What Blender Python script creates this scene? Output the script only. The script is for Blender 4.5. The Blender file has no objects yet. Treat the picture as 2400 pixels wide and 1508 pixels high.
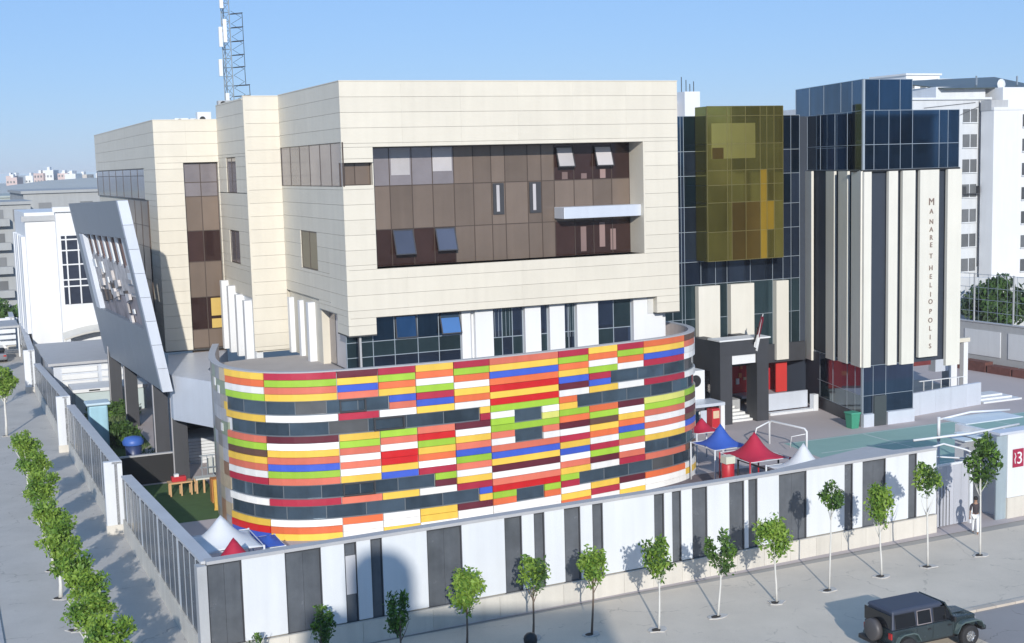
import bpy, bmesh, math, random
from mathutils import Vector, Matrix
random.seed(7)
SC=bpy.context.scene; COL=SC.collection
# ------------------------------------------------------------------ camera
TH=math.radians(23.7); AX,AY=-8.42,67.5
PITCH=math.atan(368/3090); ROLL=math.radians(1.55)
fw=Vector((0,math.cos(PITCH),-math.sin(PITCH))); r0=Vector((1,0,0)); u0=r0.cross(fw)
R=(math.cos(ROLL)*r0-math.sin(ROLL)*u0).normalized(); U=(math.cos(ROLL)*u0+math.sin(ROLL)*r0).normalized()
cam=bpy.data.objects.new('camera',bpy.data.cameras.new('camera')); COL.objects.link(cam)
m=Matrix((R,U,-fw)).transposed().to_4x4(); m.translation=Vector((0,0,18)); cam.matrix_world=m
cam.data.sensor_width=36; cam.data.lens=3090*36/2400; cam.data.clip_start=.5; cam.data.clip_end=6000
SC.camera=cam
# ------------------------------------------------------------------ world, sun, exposure
SUN_EL=math.radians(19.5)
w=bpy.data.worlds.new('World'); SC.world=w; w.use_nodes=True; nt=w.node_tree; nt.nodes.clear()
sky=nt.nodes.new('ShaderNodeTexSky'); sky.sky_type='NISHITA'; sky.sun_disc=False
sky.sun_elevation=SUN_EL; sky.sun_rotation=math.radians(175.5); sky.altitude=0; sky.air_density=1.0; sky.dust_density=0.15; sky.ozone_density=4.0
bg=nt.nodes.new('ShaderNodeBackground'); bg.inputs[1].default_value=0.12
ow=nt.nodes.new('ShaderNodeOutputWorld'); tint=nt.nodes.new('ShaderNodeVectorMath'); tint.operation='MULTIPLY'; tint.inputs[1].default_value=(.92,.93,1.12)
nt.links.new(sky.outputs[0],tint.inputs[0])
mixs=nt.nodes.new('ShaderNodeMix'); mixs.data_type='RGBA'; mixs.inputs[0].default_value=.62
mixs.inputs[7].default_value=(2.35,4.2,7.2,1)   # clear even blue air over the whole dome
nt.links.new(tint.outputs[0],mixs.inputs[6]); nt.links.new(mixs.outputs[2],bg.inputs[0]); nt.links.new(bg.outputs[0],ow.inputs[0])
sl=bpy.data.lights.new('sun','SUN'); sl.energy=4.2; sl.angle=math.radians(.6); sl.color=(1,.955,.88)
so=bpy.data.objects.new('sun',sl); COL.objects.link(so)
ldir=Vector((-.075,math.cos(SUN_EL),-math.sin(SUN_EL))); so.rotation_euler=ldir.to_track_quat('-Z','Y').to_euler(); so.location=(0,-50,60)
SC.view_settings.view_transform='Standard'; SC.view_settings.look='None'; SC.view_settings.gamma=1; SC.view_settings.exposure=0.0
SC.view_settings.use_curve_mapping=False
SC.render.engine='CYCLES'
# ------------------------------------------------------------------ materials
MATS={}
def M(name,col,rough=.7,metal=0.0,var=.08,scale=.6,streak=0.0,bump=0.0,rnd=0.0,spec=.5,bscale=12,trans=0,fine=0.0,rough_var=0,crack=0):
    if name in MATS: return MATS[name]
    m=bpy.data.materials.new(name); m.use_nodes=True; n=m.node_tree.nodes; l=m.node_tree.links
    b=n['Principled BSDF']; b.inputs['Roughness'].default_value=rough; b.inputs['Metallic'].default_value=metal
    b.inputs['Specular IOR Level'].default_value=spec
    geo=n.new('ShaderNodeNewGeometry'); no=n.new('ShaderNodeTexNoise'); no.inputs['Scale'].default_value=scale; no.inputs['Detail'].default_value=6; no.inputs['Roughness'].default_value=.62
    l.new(geo.outputs['Position'],no.inputs['Vector'])
    def math_(op,a,bb,c=None):
        x=n.new('ShaderNodeMath'); x.operation=op
        for i,v in enumerate((a,bb)):
            if isinstance(v,(int,float)): x.inputs[i].default_value=v
            else: l.new(v,x.inputs[i])
        return x.outputs[0]
    f=math_('MULTIPLY',math_('SUBTRACT',no.outputs[0],.5),var*4)
    if streak:
        mp=n.new('ShaderNodeMapping'); mp.inputs['Scale'].default_value=(1.6,1.6,.12); l.new(geo.outputs['Position'],mp.inputs[0])
        n2=n.new('ShaderNodeTexNoise'); n2.inputs['Scale'].default_value=1.5; n2.inputs['Detail'].default_value=5; l.new(mp.outputs[0],n2.inputs['Vector'])
        f=math_('ADD',f,math_('MULTIPLY',math_('SUBTRACT',n2.outputs[0],.5),streak*4))
    if fine:
        n3=n.new('ShaderNodeTexNoise'); n3.inputs['Scale'].default_value=22; n3.inputs['Detail'].default_value=3; l.new(geo.outputs['Position'],n3.inputs['Vector'])
        f=math_('ADD',f,math_('MULTIPLY',math_('SUBTRACT',n3.outputs[0],.5),fine*4))
    if crack:
        dn=n.new('ShaderNodeTexNoise'); dn.inputs['Scale'].default_value=1.2; dn.inputs['Detail'].default_value=4; l.new(geo.outputs['Position'],dn.inputs['Vector'])
        av=n.new('ShaderNodeVectorMath'); av.operation='MULTIPLY_ADD'; l.new(dn.outputs['Color'],av.inputs[0]); av.inputs[1].default_value=(1.4,1.4,0); l.new(geo.outputs['Position'],av.inputs[2])
        vo=n.new('ShaderNodeTexVoronoi'); vo.feature='DISTANCE_TO_EDGE'; vo.inputs['Scale'].default_value=.28; l.new(av.outputs[0],vo.inputs['Vector'])
        lt=math_('LESS_THAN',vo.outputs['Distance'],.006); gate=math_('GREATER_THAN',dn.outputs[0],.5); f=math_('SUBTRACT',f,math_('MULTIPLY',math_('MULTIPLY',lt,gate),crack))
        sn=n.new('ShaderNodeTexNoise'); sn.inputs['Scale'].default_value=1.1; sn.inputs['Detail'].default_value=8; sn.inputs['Roughness'].default_value=.75; l.new(geo.outputs['Position'],sn.inputs['Vector'])
        st=math_('MULTIPLY',math_('MAXIMUM',math_('SUBTRACT',sn.outputs[0],.58),0.0),crack*-4.0); f=math_('ADD',f,st)
    if rnd:
        oi=n.new('ShaderNodeObjectInfo'); f=math_('ADD',f,math_('MULTIPLY',math_('SUBTRACT',oi.outputs['Random'],.5),rnd*2))
    f=math_('ADD',f,1.0)
    mx=n.new('ShaderNodeVectorMath'); mx.operation='SCALE'; mx.inputs[0].default_value=col[:3]; l.new(f,mx.inputs['Scale'])
    l.new(mx.outputs[0],b.inputs['Base Color'])
    if rough_var:
        l.new(math_('ADD',rough,math_('MULTIPLY',math_('SUBTRACT',no.outputs[0],.5),rough_var*2)),b.inputs['Roughness'])
    if bump:
        bn=n.new('ShaderNodeTexNoise'); bn.inputs['Scale'].default_value=bscale; bn.inputs['Detail'].default_value=4; l.new(geo.outputs['Position'],bn.inputs['Vector'])
        bu=n.new('ShaderNodeBump'); bu.inputs['Strength'].default_value=bump; bu.inputs['Distance'].default_value=.05; l.new(bn.outputs[0],bu.inputs['Height']); l.new(bu.outputs[0],b.inputs['Normal'])
    if trans:
        tr=n.new('ShaderNodeBsdfTranslucent'); l.new(mx.outputs[0],tr.inputs[0]); ms=n.new('ShaderNodeMixShader'); ms.inputs[0].default_value=trans
        l.new(b.outputs[0],ms.inputs[1]); l.new(tr.outputs[0],ms.inputs[2]); l.new(ms.outputs[0],n['Material Output'].inputs[0])
    MATS[name]=m; return m
CREAM=M('cream_stone',(.645,.60,.505),.62,var=.035,scale=.5,rnd=.025,streak=.035,fine=.015)
SLABC=M('slab_stone',(.67,.645,.575),.6,var=.03,rnd=.03,streak=.04,fine=.015)
JOINT=M('joint_backing',(.60,.56,.47),.8)  # plain wall core tone seen between the cladding panels
WHITE=M('white_paint',(.70,.71,.72),.6,var=.02,streak=.03)
WHITE2=M('white_alu',(.66,.68,.70),.42,var=.035,rnd=.02,streak=.05,fine=.01)
GREYW=M('grey_concrete',(.40,.41,.42),.75,var=.07,streak=.06,fine=.03)
COPING=M('coping_grey',(.42,.42,.43),.7,var=.07,scale=1.5,fine=.03)
PLINTH=M('plinth_stone',(.60,.565,.50),.7,var=.07,rnd=.06,fine=.03,streak=.08)
DARKSTONE=M('dark_stone',(.045,.047,.055),.6,var=.12,rnd=.12,streak=.1)
LOUVRE=M('dark_sheet',(.10,.108,.12),.22,var=.26,streak=.12,rnd=.10,scale=.9,spec=.6,rough_var=.2)
BLACK=M('black_metal',(.02,.02,.022),.45)
BROWN=M('bronze_panel',(.19,.145,.115),.28,metal=.25,var=.10,scale=.5,rnd=.16,streak=.06)
BROWNGL=M('bronze_glass',(.055,.03,.027),.08,metal=.35,var=.15,scale=1.2,rnd=.3)
GREYGL=M('grey_glass',(.25,.225,.235),.12,metal=.3,var=.12,scale=.7,rnd=.2)
PALEGL=M('pale_blind',(.48,.46,.47),.3,var=.1,rnd=.1)
SASHGL=M('sash_glass',(.11,.125,.17),.08,metal=.4,var=.1,rnd=.15)
BLUEGL=M('blue_glass',(.046,.092,.155),.05,metal=.92,var=.18,scale=.5,rnd=.3,streak=.16)
NAVYGL=M('navy_glass',(.06,.085,.14),.06,metal=.8,var=.2,scale=.6,rnd=.3,streak=.15)
TEALGL=M('dark_teal_glass',(.04,.07,.085),.06,metal=.6,var=.2,scale=.8,rnd=.3,streak=.1)
GOLDGL=M('gold_glass',(.27,.235,.06),.09,metal=.8,var=.16,scale=.55,rnd=.14,streak=.08)
AMBER=M('amber_glass',(.42,.27,.03),.2,metal=.5,var=.08,rnd=.1)
DARKGOLD=M('dark_gold_glass',(.13,.085,.02),.12,metal=.6,var=.2,rnd=.3)
DRUMGL=M('drum_glass',(.085,.125,.165),.08,metal=.5,var=.3,scale=.7,rnd=.4,streak=.08)
MULL=M('mullion',(.33,.38,.43),.4,metal=.3)
DMULL=M('dark_mullion',(.05,.05,.055),.4)
BMULL=M('brown_mullion',(.07,.05,.04),.4)
ASPH=M('asphalt',(.30,.285,.28),.85,crack=.3,var=.10,scale=.16,bump=.25,bscale=30,fine=.03)
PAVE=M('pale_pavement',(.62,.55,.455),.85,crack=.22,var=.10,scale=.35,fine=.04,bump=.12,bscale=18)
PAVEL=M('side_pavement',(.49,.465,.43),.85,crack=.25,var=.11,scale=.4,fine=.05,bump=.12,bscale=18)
YARD=M('yard_paving',(.47,.415,.405),.85,var=.06,scale=.2,fine=.025)
GROUND=M('dusty_ground',(.36,.34,.31),.9,var=.12,scale=.03,fine=.02)
COURTG=M('court_green',(.26,.42,.38),.75,var=.08,scale=.25,fine=.02)
GRASS=M('lawn_green',(.065,.125,.035),.95,var=.15,scale=2,bump=.5,bscale=40,fine=.08)
LINE=M('court_line',(.62,.66,.66),.7)
KERB=M('kerb_stone',(.50,.44,.37),.8,var=.12,rnd=.15,fine=.03)
ROOFTER=M('terrace_roof',(.42,.38,.35),.85,var=.08,fine=.03)
SILVER=M('silver_panel',(.62,.66,.73),.4,metal=.25,var=.04,streak=.04,rnd=.04)
SLATE=M('slate_panel',(.22,.255,.30),.42,metal=.2,var=.05,streak=.03,scale=.3)
LEAF=M('leaf_green',(.14,.26,.04),.5,var=.32,scale=5,trans=.30,spec=.35)
LEAF2=M('leaf_bright',(.25,.38,.06),.5,var=.28,scale=5,trans=.32,spec=.35)
LEAF3=M('leaf_dark',(.07,.135,.035),.55,var=.3,scale=5,trans=.25,spec=.3)
BARK=M('limewashed_bark',(.62,.61,.57),.8,var=.1,scale=4)
BARK2=M('brown_bark',(.16,.12,.09),.9,var=.15,scale=6)
SOIL=M('pit_soil',(.045,.038,.032),.95,var=.2,scale=5)
CAR=M('car_green',(.05,.068,.075),.22,metal=.4,var=.10,scale=3,spec=.7,fine=.03,rough_var=.25)
CARTOP=M('car_hardtop',(.045,.055,.085),.5,var=.08,scale=2)
TYRE=M('tyre_rubber',(.022,.022,.024),.8)
RIM=M('alloy_rim',(.6,.6,.6),.25,metal=.8)
CARGL=M('car_glass',(.008,.009,.011),.05,spec=.8)
REDLAMP=M('red_lamp',(.4,.02,.02),.2)
TENTW=M('tent_white',(.80,.82,.84),.6,var=.03,scale=1.5,trans=.2)
TENTR=M('tent_red',(.50,.022,.06),.6,var=.08,scale=1.5,trans=.15)
TENTB=M('tent_blue',(.045,.12,.50),.6,var=.08,scale=1.5,trans=.15)
REDP=M('red_paint',(.45,.02,.03),.45,var=.08)
SKIN=M('skin',(.30,.17,.11),.5)
WOOD=M('light_wood',(.55,.34,.17),.6,var=.12,rnd=.1)
CC={'y':(.80,.52,.08),'o':(.72,.16,.06),'s':(.66,.17,.11),'w':(.84,.83,.80),'g':(.33,.54,.05),'r':(.56,.018,.02),'c':(.42,.03,.06),'m':(.125,.022,.035),'b':(.055,.11,.52),'k':(.13,.07,.05),'t':(.55,.47,.30),'l':(.62,.62,.16)}
CM={k:M('panel_'+nm,CC[k],.36,var=.07,scale=.8,rnd=.10,streak=.05,fine=.015,spec=.5,rough_var=.25) for k,nm in dict(y='yellow',o='orange',s='salmon',w='white',g='green',r='red',c='crimson',m='maroon',b='blue',k='brown',t='tan',l='lime').items()}
# ------------------------------------------------------------------ helpers
def l2w(s,t,z=0): return Vector((AX+s*math.cos(TH)-t*math.sin(TH),AY+s*math.sin(TH)+t*math.cos(TH),z))
def tag(o,label=None,cat=None,group=None,kind=None):
    if label: o['label']=label
    if cat: o['category']=cat
    if group: o['group']=group
    if kind: o['kind']=kind
    return o
class MB:
    def __init__(s): s.v=[]; s.f=[]; s.m=[]
    def add(s,vs,fs,mi=0):
        k=len(s.v); s.v+= [tuple(p) for p in vs]; s.f+=[tuple(i+k for i in f) for f in fs]; s.m+=[mi]*len(fs); return s
    def box(s,x0,x1,y0,y1,z0,z1,mi=0):
        return s.add([(x0,y0,z0),(x1,y0,z0),(x1,y1,z0),(x0,y1,z0),(x0,y0,z1),(x1,y0,z1),(x1,y1,z1),(x0,y1,z1)],[(0,3,2,1),(4,5,6,7),(0,1,5,4),(1,2,6,5),(2,3,7,6),(3,0,4,7)],mi)
    def prism(s,poly,z0,z1,mi=0):   # poly ccw
        n=len(poly); a=0
        for i in range(n): a+=poly[i][0]*poly[(i+1)%n][1]-poly[(i+1)%n][0]*poly[i][1]
        if a<0: poly=poly[::-1]
        return s.add([(x,y,z0) for x,y in poly]+[(x,y,z1) for x,y in poly],[tuple(range(n))[::-1],tuple(range(n,2*n))]+[(i,(i+1)%n,(i+1)%n+n,i+n) for i in range(n)],mi)
    def bar(s,p,q,w,h=None,mi=0):
        h=h or w; p=Vector(p);q=Vector(q); d=(q-p).normalized(); up=Vector((0,0,1)) if abs(d.z)<.9 else Vector((1,0,0)); a=d.cross(up).normalized(); b=a.cross(d)
        vs=[e+a*i*w/2+b*j*h/2 for e in (p,q) for i,j in ((-1,-1),(1,-1),(1,1),(-1,1))]
        return s.add(vs,[(0,1,2,3),(7,6,5,4),(0,4,5,1),(1,5,6,2),(2,6,7,3),(3,7,4,0)],mi)
    def tube(s,pts,rad,n=8,mi=0):
        pts=[Vector(p) for p in pts]; 
        if not isinstance(rad,(list,tuple)): rad=[rad]*len(pts)
        vs=[];fs=[]; prev=None
        for i,p in enumerate(pts):
            d=(pts[min(i+1,len(pts)-1)]-pts[max(i-1,0)]).normalized()
            if prev is None: a=d.cross(Vector((0,0,1)) if abs(d.z)<.9 else Vector((1,0,0))).normalized()
            else: a=(prev-d*prev.dot(d)).normalized()
            prev=a; b=d.cross(a)
            for k in range(n): t=2*math.pi*k/n; vs.append(p+(a*math.cos(t)+b*math.sin(t))*rad[i])
        for i in range(len(pts)-1):
            for k in range(n): fs.append((i*n+k,i*n+(k+1)%n,(i+1)*n+(k+1)%n,(i+1)*n+k))
        fs.append(tuple(range(n))[::-1]); fs.append(tuple(range((len(pts)-1)*n,len(pts)*n)))
        return s.add(vs,fs,mi)
    def lathe(s,prof,c=(0,0,0),n=20,axis='z',mi=0):
        vs=[];fs=[]
        for r,h in prof:
            for k in range(n):
                t=2*math.pi*k/n; x,y=r*math.cos(t),r*math.sin(t)
                vs.append({'z':(c[0]+x,c[1]+y,c[2]+h),'y':(c[0]+x,c[1]+h,c[2]+y),'x':(c[0]+h,c[1]+x,c[2]+y)}[axis])
        for i in range(len(prof)-1):
            for k in range(n): fs.append((i*n+k,i*n+(k+1)%n,(i+1)*n+(k+1)%n,(i+1)*n+k))
        return s.add(vs,fs,mi)
    def mesh(s,name,mats,smooth=False,bevel=0):
        me=bpy.data.meshes.new(name); me.from_pydata(s.v,[],s.f)
        for mt in (mats if isinstance(mats,(list,tuple)) else [mats]): me.materials.append(mt)
        if any(s.m): me.polygons.foreach_set('material_index',s.m)
        b=bmesh.new(); b.from_mesh(me); 
        if bevel: bmesh.ops.bevel(b,geom=b.edges[:],offset=bevel,segments=2,affect='EDGES',profile=.5)
        bmesh.ops.recalc_face_normals(b,faces=b.faces[:]); b.to_mesh(me); b.free()
        if smooth: me.shade_smooth() if hasattr(me,'shade_smooth') else me.polygons.foreach_set('use_smooth',[True]*len(me.polygons))
        me.update(); return me
    def build(s,name,mats,parent=None,smooth=False,bevel=0,loc=None,rot=None):
        o=bpy.data.objects.new(name,s.mesh(name,mats,smooth,bevel)); COL.objects.link(o)
        if parent is not None: o.parent=parent
        if loc: o.location=loc
        if rot: o.rotation_euler=rot
        return o
def thing(name,label,cat,s,t,z=0,group=None,rot=0.0,kind=None):
    o=bpy.data.objects.new(name,None); COL.objects.link(o); o.empty_display_size=.3
    o.location=l2w(s,t,z); o.rotation_euler=(0,0,TH+rot); return tag(o,label,cat,group,kind)
def frame(name,**k): # structure meshes in compound frame: origin at A
    pass
ORG=l2w(0,0,0)
def top(mb,name,mats,label=None,cat=None,group=None,kind=None,smooth=False,bevel=0): # mesh in compound coords
    o=mb.build(name,mats,None,smooth,bevel); o.location=ORG; o.rotation_euler=(0,0,TH); return tag(o,label,cat,group,kind)
_cache={}
def piece(name,x0,x1,y0,y1,z0,z1,mat,parent,rotz=0,off=(0,0),bevel=0,label=None):
    """box part with shared mesh; coordinates relative to parent (rotated frame origin off)"""
    sx,sy,sz=[round(abs(a),3) for a in (x1-x0,y1-y0,z1-z0)]
    k=(sx,sy,sz,mat.name,bevel)
    if k not in _cache:
        _cache[k]=MB().box(-sx/2,sx/2,-sy/2,sy/2,-sz/2,sz/2).mesh(name,mat,bevel=bevel)
    o=bpy.data.objects.new(name,_cache[k]); COL.objects.link(o); o.parent=parent
    cx,cy=(x0+x1)/2,(y0+y1)/2
    if rotz: cx,cy=off[0]+cx*math.cos(rotz)-cy*math.sin(rotz),off[1]+cx*math.sin(rotz)+cy*math.cos(rotz)
    else: cx+=off[0]; cy+=off[1]
    o.location=(cx,cy,(z0+z1)/2); o.rotation_euler=(0,0,rotz)
    if label: o['label']=label
    return o
def rsub(r,holes):
    out=[r]
    for h in holes:
        nx=[]
        for a in out:
            x0,x1,z0,z1=a; hx0,hx1,hz0,hz1=h
            if hx0>=x1-1e-4 or hx1<=x0+1e-4 or hz0>=z1-1e-4 or hz1<=z0+1e-4: nx.append(a); continue
            if hz0>z0: nx.append((x0,x1,z0,hz0))
            if hz1<z1: nx.append((x0,x1,hz1,z1))
            c0,c1=max(z0,hz0),min(z1,hz1)
            if hx0>x0: nx.append((x0,hx0,c0,c1))
            if hx1<x1: nx.append((hx1,x1,c0,c1))
        out=nx
    return [a for a in out if a[1]-a[0]>.04 and a[3]-a[2]>.04]
class Plane:
    """vertical facade plane: origin (x,y) in parent coords, rotz direction of local +x; outside is local -y"""
    def __init__(s,parent,x,y,rotz): s.p=parent; s.o=(x,y); s.r=rotz
    def piece(s,name,a,b,z0,z1,d0,d1,mat,gap=0,**k):   # d outward distance (negative = recessed)
        return piece(name,a+gap,b-gap,-d1,-d0,z0+gap,z1-gap,mat,s.p,rotz=s.r if s.r else 1e-9,off=s.o,**k)
def clad(pl,a,b,z0,z1,holes,mat,cw=3.2,rh=.78,th=(0,.06),gap=.007,name='cladding_panel',stagger=False):
    n=max(1,round((b-a)/cw)); w=(b-a)/n; z=z1; r=0
    while z>z0+.05:
        zb=max(z0,z-rh)
        for i in range(n):
            for q in rsub((a+i*w,a+(i+1)*w,zb,z),holes): pl.piece(name,q[0]+.002,q[1]-.002,q[2]+gap,q[3]-gap,th[0],th[1],mat)
        z=zb; r+=1
def grid(pl,xs,zs,mat,mull,d=(-.10,-.05),name='window_pane',mats=None,mw=.05,fname='window_frame',label=None):
    """one window: a frame part with its panes as sub-parts"""
    f=MB()
    for x in xs: f.box(x-mw/2,x+mw/2,-d[1]-.02,-d[0]-.001,zs[0]-mw/2,zs[-1]+mw/2)
    for z in zs: f.box(xs[0]-mw/2,xs[-1]+mw/2,-d[1]-.015,-d[0]-.003,z-mw/2,z+mw/2)
    o=f.build(fname,mull,pl.p,loc=(pl.o[0],pl.o[1],0),rot=(0,0,pl.r))
    if label: o['label']=label
    q=Plane(o,0,0,0)
    for j in range(len(zs)-1):
        for i in range(len(xs)-1):
            mt=mats(i,j) if mats else mat
            if mt is not None: q.piece(name,xs[i],xs[i+1],zs[j],zs[j+1],d[0],d[1],mt,gap=.004)
    return o
def sash(pl,a,b,z0,z1,d,glass,fr=None,tilt=.35,name='open_sash'):
    """top-hung sash standing open"""
    h=z1-z0; w=b-a; e=.06; f=MB()
    f.box(0,w,-.03,.03,-e,0).box(0,w,-.03,.03,-h,-h+e).box(0,e,-.03,.03,-h+e,-e).box(w-e,w,-.03,.03,-h+e,-e)
    o=f.build(name,fr or DMULL,pl.p)
    x,y=a,-d; o.location=(pl.o[0]+x*math.cos(pl.r)-y*math.sin(pl.r),pl.o[1]+x*math.sin(pl.r)+y*math.cos(pl.r),z1)
    o.rotation_euler=Matrix.Rotation(pl.r,3,'Z').to_euler() if not tilt else (Matrix.Rotation(pl.r,3,'Z')@Matrix.Rotation(-tilt,3,'X')).to_euler()
    piece('window_pane',e,w-e,-.012,.012,-h+e,-e,glass,o)
    return o
# ------------------------------------------------------------------ ground
def sheet(name,pts,z,mat,kind='structure'):
    mb=MB(); mb.add([(x,y,z) for x,y in pts],[tuple(range(len(pts)))]); o=mb.build(name,mat); o.location=(ORG.x,ORG.y,0); o.rotation_euler=(0,0,TH)
    bm=bmesh.new(); bm.from_mesh(o.data)
    for f in bm.faces:
        if f.normal.z<0: f.normal_flip()
    bm.to_mesh(o.data); bm.free()
    return tag(o,kind=kind)
sheet('ground',[(-2500,-1500),(3500,-1500),(3500,4500),(-2500,4500)],0,GROUND)
def slab(name,poly,z0,z1,mat): return top(MB().prism(poly,z0,z1),name,mat,kind='structure')
sheet('front_pavement',[(-60,-26.2),(120,-26.2),(120,-17),(-11.3,-18.6),(-60,-18.6)],.012,PAVE)
sheet('front_road',[(-60,-60),(120,-60),(120,-26.5),(-60,-26.5)],.008,ASPH)
sheet('side_road',[(-34,-60),(-18.2,-60),(-18.2,200),(-34,200)],.016,ASPH)
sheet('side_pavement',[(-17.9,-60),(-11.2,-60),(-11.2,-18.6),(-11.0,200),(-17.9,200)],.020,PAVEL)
sheet('courtyard',[(-11.2,-18.6),(62,-16.6),(62,60),(-11.2,60)],.024,YARD)
sheet('sports_court',[(27.6,-9.5),(62,-9.5),(62,2.9),(29.0,2.9)],.028,COURTG)
sheet('side_lawn',[(-11.0,2.8),(-5.6,2.8),(-5.6,12.2),(-11,12.2)],.030,GRASS)
sheet('rear_lawn',[(-11.0,17.8),(-6.9,24),(-6.9,36),(-11.0,36)],.030,GRASS)
for i,(a,b,c,d) in enumerate([(29.3,60,-.6,-.52),(35,35.08,-9.4,2.8),(45,45.08,-9.4,2.8),(29.3,60,2.7,2.78),(29,60,-6,-5.92)]):
    sheet('court_line',[(a,c),(b,c),(b,d),(a,d)],.032,LINE)
# kerb stones along the front road
kb=thing('road_kerb','row of worn tan kerb stones between pavement and front road at bottom right','kerb',0,-26.35,0)
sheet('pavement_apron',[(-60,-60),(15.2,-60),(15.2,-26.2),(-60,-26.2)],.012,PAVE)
for i in range(40): piece('kerb_stone',15.2+i*1.0+.01,15.2+i*1.0+.99,-.15,.15,0,.11,KERB,kb)
kb=thing('road_kerb','grey kerb stones along the edge of the left side street','kerb',-18.05,0,0)
for i in range(60): piece('kerb_stone',-.14,.14,-30+i*1.6+.01,-30+i*1.6+1.59,0,.11,COPING,kb)
for s_,t_,lb in ((4.5,-24.6,'round iron drain cover set in the pale front pavement left of the car'),(-14.2,-8.5,'round iron drain cover on the shaded side pavement')):
    o=thing('drain_cover',lb,'drain cover',s_,t_,.022); MB().lathe([(.0,.012),(.26,.012),(.27,.0)],(0,0,0),20).build('cover',M('iron',(.12,.115,.11),.6,metal=.3,var=.2,scale=6),o); MB().lathe([(.27,.0),(.27,.016),(.33,.016),(.33,0)],(0,0,0),20).build('rim',COPING,o)
# ------------------------------------------------------------------ main building
B=thing('school_building','cream stone clad school building with multicoloured curved lower storey and recessed bronze windows','building',0,0,0)
core=MB()
i=.14
core.box(i,19.75,1.75,12.5,10.3,22.33).box(i,19.75,i,1.75,19.08,22.33).box(i,19.75,i,1.75,10.32,12.8).box(17.6,19.75,i,1.75,12.8,19.08).box(i,1.65,i,1.75,12.8,17.1)
core.box(i,1.5,i,2.0,9.42,10.32).box(18.27,19.75,i,2.0,9.36,10.32).box(.5,1.65,.6,1.75,17.1,18.3).box(i,1.65,i,1.75,18.3,19.08)
core.box(-2.1+i,19.75,12.6+i,20,7.2,22.33).box(-6.1+i,14,21.05,52,6.66,21.3).box(i,2,5.6,12.5,7.2,10.3)
core.build('wall',JOINT,B)
core=MB().box(.75,19.3,.85,12.4,7.3,10.3); core.build('wall',WHITE,B)
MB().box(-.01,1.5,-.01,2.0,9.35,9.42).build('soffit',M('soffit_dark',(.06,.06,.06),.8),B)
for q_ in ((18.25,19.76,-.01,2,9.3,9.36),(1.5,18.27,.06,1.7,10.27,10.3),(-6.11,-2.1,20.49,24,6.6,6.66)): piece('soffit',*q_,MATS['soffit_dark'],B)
PF=Plane(B,0,0,0)
clad(PF,0,19.75,9.36,22.4,[(1.65,17.6,12.8,19.08),(1.5,18.27,0,10.3),(-1,1.65,17.15,18.3)],CREAM,cw=3.3,th=(-.13,0))
PL=Plane(B,0,12.6,-math.pi/2)   # a = 12.6 - t
clad(PL,0,12.6,9.36,22.4,[(-1,13,17.1,19.35),(3.75,7.2,12.45,14.6),(0,7.1,0,10.9),(7.1,10.6,0,10.4)],CREAM,cw=3.15,th=(-.13,0))
# parapet caps
cap=MB().box(-.02,19.77,-.02,.3,22.4,22.45).box(-.02,.3,.3,12.6,22.4,22.45).box(-2.12,-.02,12.58,12.9,22.36,22.42).box(-2.12,-1.8,12.9,20.5,22.2,22.26).box(-6.12,-2.12,20.48,20.8,21.34,21.4).box(-6.12,-5.8,20.8,52,21.34,21.4)
cap.build('parapet_cap',CREAM,B)
PC=Plane(B,-2.1,12.6,0); clad(PC,0,2.1,7.3,22.36,[],CREAM,cw=2.1,th=(-.13,0))
PD=Plane(B,-2.1,20.5,-math.pi/2)  # a=20.5-t
clad(PD,0,7.9,10.5,22.2,[(2.3,5.1,16.7,18.9),(2.3,5.1,12.35,14.4)],CREAM,cw=3.95,th=(-.13,0))
clad(PD,0,7.9,7.0,10.5,[(0,7.9,7,10.5)],CREAM)
PE=Plane(B,-6.1,20.5,0); clad(PE,0,4.0,6.66,21.4,[(1.75,3.95,6.66,18.67)],CREAM,cw=2.0,th=(-.56,0))
PG=Plane(B,-6.1,52,-math.pi/2) # a=52-t
clad(PG,0,31.5,6.66,21.4,[(0,26.6,16.3,18.4),(19,28,8.2,16.3),(0,19,6,16.3)],CREAM,cw=4.5,th=(-.13,0))
# left face upper window band and wrap
def mg(i,j): return [GREYGL,GREYGL,PALEGL,GREYGL][(i*7+j)%4]
grid(PL,[0,2.1,4.2,6.3,8.4,10.5,12.58],[17.12,19.33],GREYGL,BMULL,d=(-.10,-.04))
grid(PF,[0.02,.8,1.62],[17.17,18.28],BROWN,BMULL,d=(-.56,-.5))
grid(PL,[3.8,5.5,7.15],[12.5,14.55],M('olive_blind',(.24,.20,.13),.5,rnd=.05),BMULL,d=(-.12,-.06))
for (z0,z1) in ((16.75,18.85),(12.4,14.35)): grid(PD,[2.35,3.7,5.05],[z0,z1],GREYGL,BMULL,d=(-.12,-.06))
grid(PG,[0,4,8,12,16,20,23.3,26.55],[16.35,17.9,18.35],GREYGL,BMULL,d=(-.12,-.05))
grid(PG,[19,22,25,27.95],[8.2,11,13.2,14.6,16.25],BROWN,BMULL,d=(-.10,.06))
# tall glass strip on left block
def mt(i,j): return {0:BROWN,1:BROWN,2:BROWNGL,3:BROWN,4:BROWNGL,5:BROWN,6:GREYGL,7:GREYGL}[j] 
grid(PE,[1.78,2.85,3.92],[4.9,6.7,7.9,10.0,12.3,14.3,16.5,17.4,18.62],BROWN,BMULL,d=(-.4,-.34),mats=mt)
piece('blind',-3.0,-2.3,20.80,20.83,8.75,9.9,M('yellow_blind',(.55,.38,.10),.6),B); piece('blind',-3.0,-2.3,20.80,20.83,7.95,8.55,M('yellow_blind',(.55,.38,.10),.6),B)
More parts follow.
